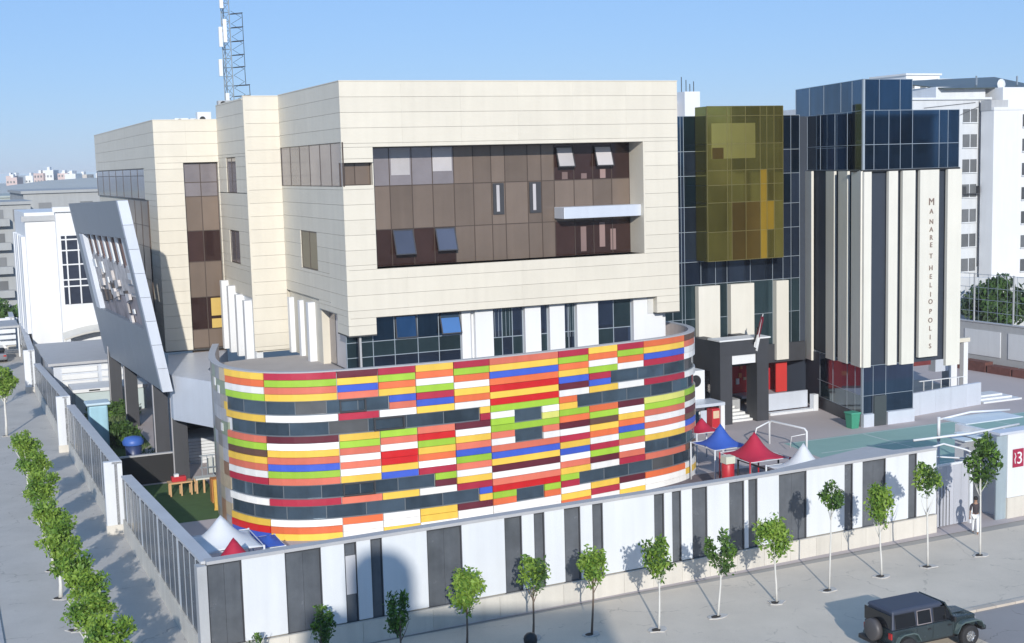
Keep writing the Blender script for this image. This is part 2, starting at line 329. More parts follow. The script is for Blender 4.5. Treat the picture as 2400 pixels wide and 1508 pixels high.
# recess of front window wall (plane t=1.6)
rev=MB().box(17.5,17.6,.0,1.6,12.8,19.08).box(1.65,1.7,.13,1.6,12.8,19.08).box(1.7,17.5,.13,1.6,12.72,12.8); rev.build('window_reveal',CREAM,B)
PR=Plane(B,0,1.6,0)
XS=[1.0,2.08,3.05,4.3,5.47,6.7,7.83,8.89,9.71,11.08,11.92,12.71,13.94,15.13,16.34,17.5]
def mw1(i,j):
    if j==2: return GREYGL if i<5 else (BROWNGL if i>=11 else BROWN)  # upper left panes greyer, their reflection put into the glass colour
    if j==1: return BROWN
    return BROWNGL if (i<5 or i>=11) else BROWN
grid(PR,XS,[12.75,14.75,17.05,19.06],BROWN,BMULL,d=(-.08,-.02),mats=mw1,mw=.045)
for a,b in ((3.15,4.2),(5.5,6.6)): PR.piece('blind',a,b,17.6 if a<4 else 17.75,18.95,-.02,-.005,PALEGL)
for a,b in ((8.95,9.6),(11.15,11.85)): PR.piece('narrow_casement',a,b,15.3,17.0,-.03,.06,DMULL); PR.piece('blind',a+.2,a+.38,15.45,16.9,.06,.07,PALEGL)
for a,b,z0,z1,g in ((3.1,4.25,13.3,14.7,SASHGL),(5.5,6.65,13.4,14.7,SASHGL),(12.8,13.85,17.7,18.9,PALEGL),(15.2,16.3,17.7,18.9,PALEGL)):
    sash(PR,a,b,z0,z1,.02,g)
# interior clutter behind the glass, read as pale shapes: curtains
for x,z0,z1 in ((14.3,13.0,14.4),(15.5,13.2,14.6),(16.2,13.0,14.2),(13.2,17.1,17.5),(15.6,17.1,17.6),(14.4,17.1,17.4)): PR.piece('curtain',x,x+.35,z0,z1,-.02,-.008,M('dim_curtain',(.22,.15,.14),.7,rnd=.3))
piece('canopy',12.65,17.5,.32,1.58,14.93,15.57,SILVER,B,bevel=.02)
# terrace level glazing and white piers below the box (plane t=.6)
PT=Plane(B,0,.6,0)
grid(PT,[.05,1.5,2.7,4.0,5.2,6.45],[7.3,8.15,8.95,10.28],BLUEGL,MULL,d=(-.2,-.14),mats=lambda i,j:[NAVYGL,TEALGL,BLUEGL][j] if i else TEALGL,mw=.04)
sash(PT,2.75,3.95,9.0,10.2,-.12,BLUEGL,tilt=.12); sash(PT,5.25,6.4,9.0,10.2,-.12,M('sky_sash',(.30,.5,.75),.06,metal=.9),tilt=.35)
for a,b,o in ((6.5,7.0,0),(7.25,8.3,.1),(10.2,11.15,.12),(11.7,12.62,.12),(13.4,14.72,.12),(17.0,18.9,.12)): piece('white_pier',a,b,.6-o,.86,7.3,10.27,WHITE,B)
MB().add([(7.0,.6,7.3),(7.25,.95,7.3),(7.25,.95,10.27),(7.0,.6,10.27)],[(0,1,2,3)]).build('white_pier',WHITE,B)
for a,b,n in ((8.32,10.18,3),(11.17,11.68,1),(12.64,13.38,2),(14.74,16.98,2)):
    xs=[a+(b-a)*k/n for k in range(n+1)]
    grid(PT,xs,[7.3,8.6,10.26],TEALGL,MULL,d=(-.3,-.22),mats=lambda i,j:NAVYGL if (i+j)%2 else TEALGL,mw=.045)
for k in range(5): PT.piece('security_bar',8.5+k*.22,8.52+k*.22,8.65,10.2,-.2,-.18,MULL)
for k in range(4): PT.piece('security_bar',12.75+k*.17,12.765+k*.17,8.3,10.2,-.2,-.18,MULL)
PT.piece('white_pier',17.9,18.3,9.3,10.27,.12,.16,M('pier_grey',(.55,.55,.53),.7))  # slightly greyer panel on the upper face of the pier
# fins on the left faces
PLf=Plane(B,.6,0,-math.pi/2)
for t,w,z1,o,wd in ((6.9,1.3,10.6,.62,.28),(9.4,1.1,10.5,.45,.3),(11.6,.9,10.5,.5,.28)):
    piece('white_fin',.6-o-.25,.62,t,t+.45,7.2,z1,WHITE,B)
MB().box(.58,.74,.3,12.5,7.2,10.4).build('wall',GREYW,B)
grid(PLf,[-12.2,-10.4],[7.3,10.3],GREYGL,MULL,d=(-.02,.05)); grid(PLf,[-6.6,-4.4,-2.2,-.3],[7.3,10.3],GREYGL,DMULL,d=(-.02,.03),mats=lambda i,j:[GREYGL,PALEGL,NAVYGL][i])
MB().box(-2.0,-1.6,12.74,20.4,6.8,10.6).build('wall',WHITE2,B)
for t,o,z1 in ((13.4,.45,10.3),(15.4,.5,10.5),(17.4,.55,10.9),(19.4,.55,11.1)): piece('white_fin',-2.0-o,-1.9,t,t+.5,6.7,z1,WHITE,B)
# ------------------------------------------------------------------ the curved coloured storey
CP=[(-5.2,9.5),(-6.3,5.0),(-6.65,2.0),(-6.35,-0.3),(-5.3,-2.4),(-3.6,-3.65),(-1.5,-4.15),(1.8,-4.4),(5.8,-4.4),(10.3,-4.0),(14.0,-3.45),(17.0,-2.9),(19.0,-2.05),(20.3,-0.7),(20.95,1.2),(20.9,3.4),(20.0,5.5),(18.0,7.0)]
def catmull(P,n=12):
    out=[]; Q=[P[0]]+P+[P[-1]]
    for i in range(1,len(Q)-2):
        for k in range(n):
            t=k/n;p0,p1,p2,p3=Q[i-1:i+3]
            out.append(tuple(.5*((2*p1[j])+(-p0[j]+p2[j])*t+(2*p0[j]-5*p1[j]+4*p2[j]-p3[j])*t*t+(-p0[j]+3*p1[j]-3*p2[j]+p3[j])*t**3) for j in (0,1)))
    out.append(P[-1]); return out
CV=catmull(CP); CL=[0]
for a,b in zip(CV,CV[1:]): CL.append(CL[-1]+math.dist(a,b))
def cv(l,off=0.0):  # point and outward normal on curve at arc length l
    l=min(max(l,0),CL[-1]-1e-4)
    import bisect; k=max(1,bisect.bisect_right(CL,l)); a,b=CV[k-1],CV[k]; f=(l-CL[k-1])/(CL[k]-CL[k-1])
    dx,dy=b[0]-a[0],b[1]-a[1]; n=math.hypot(dx,dy); nx,ny=dy/n,-dx/n
    return (a[0]+dx*f+nx*off,a[1]+dy*f+ny*off)
def bent(a,b,z0,z1,o0,o1,mb=None,step=.7):
    mb=mb or MB(); n=max(1,int((b-a)/step+.5)); 
    if not(11<a<37) : n=max(2,n)
    vs=[];fs=[]
    for k in range(n+1):
        l=a+(b-a)*k/n
        for o in (o0,o1):
            p=cv(l,o)
            for z in (z0,z1): vs.append((p[0],p[1],z))
    for k in range(n):
        q=4*k; r=q+4
        fs+=[(q+2,r+2,r+3,q+3),(q,q+1,r+1,r),(q+1,q+3,r+3,r+1),(q,r,r+2,q+2)]
    fs+=[(0,2,3,1),(4*n,4*n+1,4*n+3,4*n+2)]
    return mb.add(vs,fs)
HD=8.3; RH=HD/24
bd=[9.5,12.58,16.2,18.23,20.14,22.14,24.1,28.16,30.07,31.99,33.77,37.05,38.9]
W_='.'
# explicit rows (24 each): '.' full window, lower case colour, capitals handled in PART
ROWS=[
 "yowg..y..sgkyswc..w..yrb",
 "cgsy..w..mwysbgs..c..woy",
 "mybs..c..ygswswy..s..oww",
 "cgoy12w..gswrryb..y..wwy",
 "yowgcby..srgyowc34w..yyw",
 "cgowyow56mwysbgswyc78mww",
 "syboryrg9Jg0AsbymwsrBCww",
 "cgoybmwDEgomwcybwsyFGwyo",
 "yowgHIy..ogkyowcgmw..ycw",
 "cgow..w..mwyobgswsc..mwy",
 "oybc..c..lgswswy..s..oww",
 "ksww..w..gkwmkbs..k..wyw"]
# cells split by a window edge: code -> list of (from,to,colour or '.') as fractions
PART={'1':[(0,.27,'.'),(.27,1,'b')],'2':[(0,.27,'.'),(.27,1,'s')],
 '3':[(0,.42,'.'),(.42,1,'g')],'4':[(0,.42,'.'),(.42,1,'m')],
 '5':[(0,.70,'.'),(.70,1,'y')],'6':[(0,.70,'.'),(.70,1,'c')],
 '7':[(0,.62,'.'),(.62,1,'b')],'8':[(0,.62,'.'),(.62,1,'y')],
 '9':[(0,.34,'g'),(.34,.74,'.'),(.74,1,'l')],'0':[(0,.34,'s'),(.34,.75,'.'),(.75,1,'s')],'A':[(0,.34,'w'),(.34,.75,'.'),(.75,1,'w')],
 'B':[(0,.34,'g'),(.34,.75,'.'),(.75,1,'g')],'C':[(0,.34,'o'),(.34,.75,'.'),(.75,1,'o')],
 'D':[(0,.60,'o'),(.60,1,'.')],'E':[(0,.60,'y'),(.60,1,'.')],'F':[(0,.62,'g'),(.62,1,'.')],'G':[(0,.62,'c'),(.62,1,'.')],
 'H':[(0,.76,'c'),(.76,1,'.')],'I':[(0,.76,'b'),(.76,1,'.')]}
PART['9']=[(0,.34,'w'),(.34,.74,'.'),(.74,1,'w')]; PART['J']=[(0,.34,'g'),(.34,.74,'.'),(.74,1,'l')]
assert all(len(r)==24 for r in ROWS),[len(r) for r in ROWS]
cw_=bent(0,48.38,.0,8.18,-.22,-.16,step=.5); cw_.build('curved_wall',WHITE2,B)
n_=[cv(l,-.17) for l in [k*.6 for k in range(81)]]; MB().prism(n_+[(18,10),(-3,10)],7.0,7.25).build('terrace_floor',ROOFTER,B)
bent(0,48.38,8.3,8.36,-.34,.02,step=.5).build('parapet_cap',COPING,B)
bent(0,48.38,7.25,8.3,-.34,-.22,step=.5).build('parapet_wall',M('parapet_inner',(.50,.44,.42),.8,var=.08),B)
for c in range(12):
    a0,a1=bd[c],bd[c+1]; r=0
    for r,ch in enumerate(ROWS[c]):
        z1=HD-r*RH; z0=z1-RH
        for (fa,fb,k) in PART.get(ch,[(0,1,ch)]):
            if k=='.': continue
            l0,l1=a0+(a1-a0)*fa,a0+(a1-a0)*fb
            tilt=.0
            bent(l0+.022,l1-.022,z0+.012,z1-.006,-.12,.0 if r%2 else .02).build('colour_panel',CM[k],B)
# window bands
def band(l0,l1,r0,r1,n,seed=0):
    z1=HD-r0*RH; z0=HD-r1*RH; f=MB()
    w=(l1-l0)/n
    for k in range(n+1): bent(max(l0,l0+k*w-.02),min(l1,l0+k*w+.02),z0+.02,z1-.02,-.17,-.09,f)
    bent(l0,l1,z0-.01,z0+.04,-.17,-.06,f); bent(l0,l1,z1-.04,z1+.01,-.17,-.06,f)
    o=f.build('window_frame',M('drum_mullion',(.14,.16,.18),.4),B)
    for k in range(n): bent(l0+k*w+.02,l0+(k+1)*w-.02,z0+.03,z1-.03,-.16,-.11).build('window_pane',M('drum_glass_pale',(.17,.175,.18),.12,metal=.4,var=.2,rnd=.2) if (seed%2 and (k*5+seed)%4==0) else DRUMGL,o)
band(9.5,18.23+.27*1.91,4,6,6,1); band(9.9,22.14+.70*1.96,7,9,7,1); band(9.5,20.14+.42*2,16,18,6,0); band(9.5,22.14+.62*1.96,19,21,7,0)
band(24.1+.34*4.06,24.1+.745*4.06,8,10,1); band(24.1+.34*4.06,24.1+.75*4.06,11,13,1,1); band(24.1+.34*4.06,24.1+.75*4.06,20,22,1)
band(28.16+.6*1.91,41,7,9,7,0); band(30.07+.76*1.92,41,4,6,5,1); band(33.77,41,16,18,4,0); band(28.16+.62*1.91,41,19,21,7,1)
for l0,l1,r0 in ((16.3,17.6,4),(17.95,19.5,7),(16.3,17.9,16)):   # dark sashes ajar
    z1=HD-r0*RH-.03; z0=z1-.63; f=MB(); bent(l0,l1,z1-.07,z1,-.12,.0,f); bent(l0,l1,z0,z0+.07,-.12,.06,f); bent(l0,l0+.07,z0,z1,-.12,.05,f); bent(l1-.07,l1,z0,z1,-.12,.05,f)
    f.build('open_sash',DMULL,B)
# white rounded end bands on the right and mural flank on the left
for r,k in ((0,2),(2,2),(6,1),(9,2),(11,2),(13,3),(18,1),(21,3)):
    bent(38.9,44,HD-(r+k)*RH+.01,HD-r*RH-.006,-.12,.01,step=.4).build('end_panel',[SILVER,M('end_tan',(.55,.5,.42),.5)][r%2],B)
MUR=[M('mural_%d'%q,c,.35,var=.2,scale=1.3,rnd=.2) for q,c in enumerate([(.34,.31,.28),(.42,.38,.30),(.25,.30,.22),(.5,.42,.3),(.40,.40,.42),(.34,.2,.13)])]
random.seed(3)
for a in range(10):
    for r in range(0,24,2):
        l0=.6+a*.89; bent(l0,l0+.88,HD-(r+2)*RH+.006,HD-r*RH-.006,-.16,-.05,step=.4).build('mural_panel',MUR[random.choice([0,0,0,4,4,1,2,3]) if r<14 else random.choice([0,1,3,5,4,2])],B)
for l,z in ((8.2,6.9),(8.5,5.0),(7.4,7.2),(9.2,6.2)): bent(l,l+.35,z,z+.4,-.05,-.03).build('mural_panel',CM['w' if z!=6.2 else 'y'],B)
# ------------------------------------------------------------------ leaning canopy frame on the left
Fm=thing('leaning_frame','tall slanted grey screen with white edge, leaning out on dark columns','canopy',0,0,0)
def lean(z): return -9.8+(16.6-z)/(16.6-5.7)*1.85
def lpoly(t0,t1,za0,za1,zb0,zb1,o0,o1):  # sloping board between t0..t1; z ranges at each end
    vs=[]
    for t,z0,z1 in ((t0,za0,za1),(t1,zb0,zb1)):
        for z in (z0,z1):
            for o in (o0,o1): vs.append((lean(z)+o,t,z))
    return MB().add(vs,[(0,1,3,2),(4,6,7,5),(0,2,6,4),(1,5,7,3),(0,4,5,1),(2,3,7,6)])
def board(n,mat,*a): return lpoly(*a).build(n,mat,Fm)
zt=lambda t:16.6-(t-11)*.022
zb=lambda t:5.7-(t-11)*.045
# top, bottom, near and far borders (opening between)
n=6
for k in range(n):
    a=11.05+k*28.5/n; b=a+28.5/n
    board('slate_panel',SLATE,a+.01,b-.01,14.45-(a-11)*.024,zt(a),14.45-(b-11)*.024,zt(b),.02,.5)
    board('slate_panel',SLATE,a+.01,b-.01,zb(a),9.2-(a-11)*.034,zb(b),9.2-(b-11)*.034,.02,.5)
board('slate_panel',SLATE,11.05,12.5,9.2,14.43,9.15,14.4,.02,.5)
board('slate_panel',SLATE,37,39.5,8.3,13.8,8.25,13.75,.02,.5)
board('white_panel',SILVER,34.6,37,8.35,13.85,8.3,13.8,.0,.52)
for k in range(8):
    z0=5.7+k*10.9/8; z1=z0+10.9/8
    board('edge_panel',SILVER,10.4,11.0,z0+.01,z1-.01,z0+.01,z1-.01,-.02,.55)
for k in range(13): board('slat',[M('slat_brown',(.10,.06,.055),.5,rnd=.4),WHITE2][k%2],13+k*1.7,13.8+k*1.7,12.5,14.4,12.4,14.3,.3,.42)
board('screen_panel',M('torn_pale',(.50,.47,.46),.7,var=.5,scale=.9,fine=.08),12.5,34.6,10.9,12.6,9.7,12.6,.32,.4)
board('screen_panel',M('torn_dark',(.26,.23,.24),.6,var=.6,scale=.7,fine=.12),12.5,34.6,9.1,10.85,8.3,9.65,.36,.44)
random.seed(17)
for k in range(26):
    a=12.8+random.random()*20; z=8.9+random.random()*2.9; q=random.random(); w_=random.uniform(.5,2.4); h_=random.uniform(.15,.8)
    board('scrap_panel',[WHITE2,M('scrap_grey',(.34,.32,.32),.7,rnd=.3),M('scrap_dark',(.06,.05,.05),.7,rnd=.3),M('torn_pale',(.5,.47,.46),.7)][int(q*4)],a,a+w_,z,z+h_,z-.3*q,z+h_-.1,.22-.1*q,.3)
for x0,a,h in ((-7.25,12.2,6.0),(-7.6,16.6,6.2),(-7.4,31.2,5.6),(-7.85,36.2,5.4)):
    piece('column',x0,x0+.85,a,a+.9,0,h,DARKSTONE,Fm,bevel=.02); piece('column_trim',x0-.07,x0-.005,a-.03,a+.12,0,h-.05,M('trim_grey',(.35,.35,.37),.6),Fm)
# white link wall between frame and drum
Lk=thing('link_block','pale panelled link wall over a dark doorway between the slanted frame and the curved storey','wall',-7.3,11.2,0)
mb=MB().prism([(-7.3,11.3),(-5.6,7.3),(-5.0,7.5),(-5.0,12.4),(-2.2,20.3),(-6.0,20.3),(-7.3,12.4)],3.9,6.5)
o=mb.build('wall',SILVER,Lk,loc=(7.3,-11.2,0))
piece('doorway_wall',1.4,5.2,8.6,9.0,0,3.9,M('doorway_dark',(.02,.02,.025),.6),Lk); piece('pilaster',.9,1.5,6.0,8.6,0,3.9,GREYW,Lk)
# ramp / stairs with slatted white risers
St=thing('outdoor_steps','outdoor platform with white slatted front beside the dark columns','steps',-6.0,16.6,0)
for k in range(8): piece('slat',0,2.2,0,.12,k*.2+.01,k*.2+.185,WHITE2,St)
piece('platform',0,2.4,.14,3.2,0,1.62,GREYW,St)
# ------------------------------------------------------------------ right hand glass building
G=thing('glass_building','dark blue glass building with tall cream vertical slabs and a gold glass box','building',0,0,0)
KX,KY=36.3,4.4; LA=math.atan2(.25,.97); 
FT=13.6
PG1=Plane(G,19,FT,0)            # entrance facade a = s-19
kl=9.48; PGL=Plane(G,KX+kl*math.sin(LA),KY+kl*math.cos(LA),-math.pi/2-LA)  # left face of tower, a = kl - dist
ang=PGL.r
PGF=Plane(G,KX,KY,0)
poly_up=[(19,FT+.2),(37.0,FT+.2),(KX+kl*math.sin(LA)+.15,KY+kl*math.cos(LA)),(KX+.15,KY+.2),(44.3,KY+.2),(44.3,26),(19,26)]
MB().prism(poly_up,4.0,20.85).prism([(39.6,15.9),(36.5,4.62),(40.3,4.6),(42,15.9)],20.85,22.8).build('wall',M('core_dark',(.03,.04,.06),.7),G)
MB().prism([(19,FT+3),(37.4,FT+3),(38.7,FT+.2),(KX+.3,KY+.2),(40.55,KY+.2),(40.55,26),(19,26)],0,4.0).build('wall',M('core_dark',(.03,.04,.06),.7),G)
def gg(i,j): return BLUEGL
# entrance facade glass rows
zs=[4.6,6.9,9.3,10.9,12.99,14.72,16.86,18.55,20.96]
xs=[0,2.8,5.6,8.4,9.15,9.4,10.7,11.9,12.85,14.8,16.7,17.6,18.3,19.05]
def m1(i,j): return TEALGL if j<2 else (NAVYGL if j<5 else (BLUEGL if j>6 else [BLUEGL,NAVYGL][(i+j)%2]))
grid(PG1,xs,zs,BLUEGL,MULL,d=(-.1,-.04),mats=m1,mw=.035)
for a,b,z0,z1 in ((29.2,30.95,3.45,9.2),(31.85,33.8,4.95,9.2),(35.7,36.75,3.5,9.22)): piece('cream_slab',a,b,FT-.45,FT,z0,z1,SLABC,G)
piece('dark_lintel',28.0,38.4,FT-.2,FT+.3,3.3,4.65,DARKSTONE,G)
# gold box
gb=MB().box(29.35,35.55,FT-1.45,FT,11.0,21.55).build('gold_box',DMULL,G)
PGB=Plane(gb,29.35,FT-1.45,0)
gx=[0,1.6,1.95,3.1,4.3,4.85,5.45,6.2]; gz=[11.0,13.0,15.0,16.2,17.2,19.0,20.9,21.55]
def m2(i,j):
    if j<=1 and 2<=i<=3: return DARKGOLD
    if j<=3 and i==4: return AMBER
    if j==1 and i==5: return AMBER
    return GOLDGL
gf=MB()
for x in gx: gf.box(x-.02,x+.02,-.05,.02,0+11,21.55)
for z in gz: gf.box(0,6.2,-.05,.02,z-.02,z+.02)
gf.build('mullion',M('gold_mullion',(.20,.175,.07),.4,metal=.4),gb,loc=(29.35,FT-1.45,0))
for j in range(len(gz)-1):
    for i in range(len(gx)-1):
        PGB.piece('gold_pane',gx[i],gx[i+1],gz[j],gz[j+1],.0,.03,m2(i,j),gap=.015)
PGB2=Plane(gb,29.35,FT,-math.pi/2)
for j in range(len(gz)-1): PGB2.piece('gold_pane',0,1.45,gz[j],gz[j+1],.0,.03,GOLDGL,gap=.015)
PGB.piece('gold_pane',.35,3.9,18.0,20.4,.03,.045,M('gold_bright',(.36,.32,.09),.2,metal=.6,rnd=.05))
PGB.piece('gold_pane',.4,1.3,18.0,18.75,.045,.055,DARKGOLD)
# tower upper band (17.0 .. 20.85) and crown (20.85..22.85)
lx=[0,2.4,4.9,6.95,kl]; fx=[-.0,.9,2.1,3.05,4.05,6.3,7.05,8.0]
def m3(i,j): return BLUEGL if j else M('band_glass',(.04,.078,.13),.05,metal=.88,var=.15,scale=.5,rnd=.2,streak=.12)
grid(PGL,lx,[17.02,18.65,20.85],BLUEGL,MULL,mats=m3,mw=.035,d=(-.12,-.03)); grid(PGF,fx,[17.02,18.65,20.85],BLUEGL,MULL,mats=m3,mw=.035,d=(-.12,-.03))
PGL2=Plane(G,KX+11.7*math.sin(LA),KY+11.7*math.cos(LA),ang)
grid(PGL2,[0,2.6,5.2,8.1,9.9,11.7],[20.85,22.85],BLUEGL,MULL,mw=.035,d=(-.12,-.03)); grid(PGF,[0,1.3,3.0,4.0],[20.86,22.85],BLUEGL,MULL,mw=.035,d=(-.12,-.03))
MB().box(0,8,-.12,1.2,16.9,17.02).build('band_soffit',BLACK,G,loc=(KX,KY,0))
# shaft glass between the slabs
zs2=[4.15,6.0,7.85,9.71,11.32,13.32,14.91,17.0]
def m4(i,j): return [TEALGL,TEALGL,NAVYGL,NAVYGL,TEALGL,BLUEGL if i%3==0 else NAVYGL,NAVYGL][j]
grid(PGL,[0,2.0,4.2,6.95,8.5,kl],zs2,NAVYGL,MULL,mats=m4,mw=.03,d=(-.35,-.28)); grid(PGF,[0.0,.8,1.45,2.1,3.0,3.7,4.3,5.4,6.3,7.0,8.0],zs2,NAVYGL,MULL,mats=m4,mw=.03,d=(-.35,-.28))
for a,b in ((.0,1.15),(3.75,5.15),(5.85,7.35),(8.0,9.48)): # on left face; a from far end
    PGL.piece('cream_slab',a,b,[3.35,3.9,4.0,4.05][[0,3.75,5.85,8.0].index(a) if a in (0,3.75,5.85,8.0) else 0],16.95,-.04,.14,SLABC)
for a,b,z0 in ((-.05,.55,4.05),(1.95,2.7,4.05),(3.1,4.15,4.0),(4.55,6.15,4.35),(6.9,8.1,3.6)): PGF.piece('cream_slab',a,b,z0,16.9,-.04,.2,SLABC)
# vertical lettering on the broad slab
def text(body,size,mat,parent,loc,rot,name='letter',ext=.02,align='CENTER'):
    cu=bpy.data.curves.new('t','FONT'); cu.body=body; cu.size=size; cu.extrude=ext; cu.align_x=align
    o=bpy.data.objects.new('t',cu); COL.objects.link(o); dg=bpy.context.evaluated_depsgraph_get(); me=bpy.data.meshes.new_from_object(o.evaluated_get(dg)); bpy.data.objects.remove(o)
    me.materials.clear(); me.materials.append(mat); n=bpy.data.objects.new(name,me); COL.objects.link(n); n.parent=parent; n.location=loc; n.rotation_euler=rot; return n
LET=M('letter_bronze',(.26,.19,.165),.5,metal=.2)
ys=[474,494,518,536,555,572,598,626,646,666,688,705,728,749,768,789,810]
for ch,y in zip('MANARETHELIOPOLIS',ys):
    z=14.77-(y-474)*(14.77-5.12)/(810-474); text(ch,.46 if ch!='M' or y>480 else .66,LET,G,(KX+5.5,KY-.23,z-.2),(math.pi/2,0,0))
# ground floor glass of tower
grid(PGL,[0,2.3,4.6,7.0,8.3,kl],[.9,2.1,4.1],NAVYGL,MULL,mw=.03,mats=lambda i,j:NAVYGL if j else TEALGL); grid(PGF,[0,.95,2.0,4.3],[.9,2.1,4.1],TEALGL,MULL,mw=.03,mats=lambda i,j:NAVYGL)
MB().box(KX+.05,KX+.9,KY-.15,KY+.3,0,.88).box(KX+2.05,KX+4.3,KY-.15,KY+.3,0,.88).build('plinth',SILVER,G)
PGL.piece('plinth',0,9.3,0,.86,-.3,.02,DARKSTONE)
piece('door',KX+.95,KX+1.95,KY-.12,KY+.1,.0,2.05,M('door_dark',(.06,.07,.075),.2),G)
# entrance portal with steps
Pt=thing('entrance_portal','dark stone portal with white sign panel over pale entrance steps and a draped flag above','portal',28.7,9.7,0)
for x in (0,2.95): piece('column',x,x+.95,0,1.3,0,5.5,DARKSTONE,Pt)
piece('lintel',-.02,3.92,-.02,1.32,4.75,5.75,DARKSTONE,Pt); piece('lintel_cap',-.1,4.0,-.1,1.4,5.75,5.85,WHITE,Pt)
piece('sign_panel',.97,2.93,.15,.4,4.1,4.72,WHITE,Pt); piece('upper_bracket',2.95,3.9,.1,3.6,4.2,5.7,DARKSTONE,Pt); piece('upper_bracket',0,.9,1.3,3.6,3.6,5.7,DARKSTONE,Pt)
for k in range(6): piece('step',.97,3.2-.18*k,.55+k*.38,4.6,k*.17,k*.17+.165,M('step_white',(.72,.72,.70),.6,rnd=.05),Pt)
piece('landing',.97,3.6,3.0,7.0,0,1.05,GREYW,Pt)
piece('back_wall',.9,6.8,6.9,7.0,1.0,4.6,M('foyer_grey',(.62,.58,.55),.6),Pt)
piece('door_frame',1.0,1.5,4.4,4.6,1.1,4.1,M('door_rust',(.32,.05,.025),.5),Pt); piece('white_stand',2.4,2.9,3.4,3.7,1.0,2.3,WHITE,Pt)
Rd=thing('red_foyer','open red painted foyer with bright pictures behind a pale parapet wall','foyer',33.2,13.75,0)
piece('back_wall',0,3.9,1.6,1.75,.9,3.9,REDP,Rd); piece('side_wall',3.0,3.95,.2,.3,1.0,3.9,M('red_bright',(.55,.04,.035),.5),Rd); piece('floor',0,3.95,.1,1.6,.8,.95,GREYW,Rd)
random.seed(5)
for k in range(9):
    x=.4+random.random()*2.2; z=1.2+random.random()*1.9
    piece('wall_picture',x,x+.18+random.random()*.3,1.5,1.58,z,z+.15+random.random()*.3,random.choice([M('pic_cream',(.6,.45,.3),.6),M('pic_orange',(.6,.2,.08),.6),BLACK,WHITE]),Rd)
piece('parapet_wall',.3,3.9,-2.35,-2.15,.25,1.45,SILVER,Rd); piece('bench_edge',.3,4.3,-2.95,-2.5,0,.2,WHITE2,Rd); piece('end_post',3.95,4.35,-3.0,-2.55,0,1.2,WHITE2,Rd)
Fl=thing('flag_on_pole','draped red white and black flag on a leaning pole above the entrance portal','flag',31.5,9.6,5.8)
MB().tube([(0,0,-.6),(.25,-.5,1.7)],.03,8).build('pole',WHITE2,Fl)
for k,(c,z0,z1) in enumerate(((M('flag_maroon',(.16,.01,.03),.7),.35,1.65),(WHITE,-.55,.35),(BLACK,-.1,1.0))):
    mb=MB(); vs=[];n=10
    for i in range(n):
        a=i/(n-1); wv=.10*math.sin(a*9+k)
        for z in (z0,z1): vs.append((.2*(z/1.7)-.05+a*.16*(1 if k!=2 else -1)*(1.5-abs(z-.5)*.3),-.5*(max(z,0)/1.7)-.02+wv,z-a*.35))
    mb.add(vs,[(2*i,2*i+2,2*i+3,2*i+1) for i in range(n-1)]); mb.build('flag_stripe',c,Fl,smooth=True)
# low white kiosk with louvred window beside the portal
Kk=thing('white_kiosk','small white kiosk with round dark window and red cabinet, left of the portal','kiosk',26.6,8.4,0)
piece('wall',-2,1.05,1.6,3.2,0,3.9,WHITE,Kk); piece('ledge',-2.2,1.5,-.2,1.6,1.75,1.95,SILVER,Kk); piece('ledge_post',1.2,1.5,-.15,.1,0,1.75,WHITE,Kk)
MB().lathe([(.0,-.05),(.38,-.05),(.42,.02)],(.35,1.58,3.2),16,'y').build('round_window',BLACK,Kk)
piece('cabinet',.55,1.15,-.1,.6,0,1.55,REDP,Kk,bevel=.03); piece('cabinet_sign',.62,1.08,-.12,-.1,.9,1.4,M('pic_cream',(.6,.45,.3),.6),Kk)
for k in range(3): piece('window_pane',-1.5+k*.6,-1.05+k*.6,-.05,.0,.3,1.5,[M('pale_aqua',(.4,.55,.6),.3),BLUEGL,SILVER][k],Kk)
# white parapet walls, steps and column at the far right of the yard
def wallthing(name,label,cat,s0,t0,s1,t1,z0,z1,th,mat,pname='wall_panel',pw=1.6,cap=None,group=None):
    L=math.hypot(s1-s0,t1-t0); r=math.atan2(t1-t0,s1-s0); o=thing(name,label,cat,s0,t0,0,group,rot=r); n=max(1,round(L/pw))
    for k in range(n): piece(pname,k*L/n+.006,(k+1)*L/n-.006,-th/2,th/2,z0,z1,mat,o)
    if cap: piece('coping',-.05,L+.05,-th/2-.06,th/2+.06,z1,z1+.08,cap,o)
    return o
wallthing('parapet_wall','long low pale parapet wall running right from the corner of the glass tower','wall',40.7,5.6,48.6,6.7,0,1.62,.25,SILVER)
o=thing('yard_steps','three low pale steps at the far end of the parapet wall','steps',48.9,6.6,0)
for k in range(3): piece('step',0,3.6-.5*k,.45*k,2.0,k*.15,k*.15+.14,WHITE2,o)
o=thing('white_column','tall white column carrying a black lamp box right of the glass tower','column',50.5,11.9,0)
piece('shaft',0,.75,0,.8,0,4.6,WHITE,o); piece('shaft',-1.3,-.02,.05,.8,1.6,4.6,SILVER,o); piece('lamp_box',.35,1.05,-.45,-.02,2.9,3.9,BLACK,o,bevel=.05)
MB().tube([(-1.2,.0,4.5),(-.9,-.05,4.72),(.4,-.05,4.75),(.9,-.05,4.6)],.04,6).build('bracket',DMULL,o)
o=thing('covered_porch','shaded porch with dark red panels and pale beams under the cream slabs','porch',45.2,9,0)
piece('beam',0,4.6,0,.3,4.2,4.5,CREAM,o); piece('red_panel',.3,3.6,3,3.1,2.2,4.1,M('maroon_wall',(.16,.03,.03),.6,var=.2,scale=2),o); piece('post',4.1,4.5,.1,.5,0,4.2,WHITE,o); piece('floor',0,5,.2,6,0,.5,M('porch_floor',(.10,.12,.13),.5),o)
for k in range(5): piece('baluster',.4+k*.8,.45+k*.8,.1,.16,.5,1.6,WHITE2,o)
piece('handrail',0,4.4,.08,.18,1.6,1.66,WHITE2,o)
o=thing('green_bin','squat green wheeled bin standing by the tower corner','bin',35.7,4.6,0)
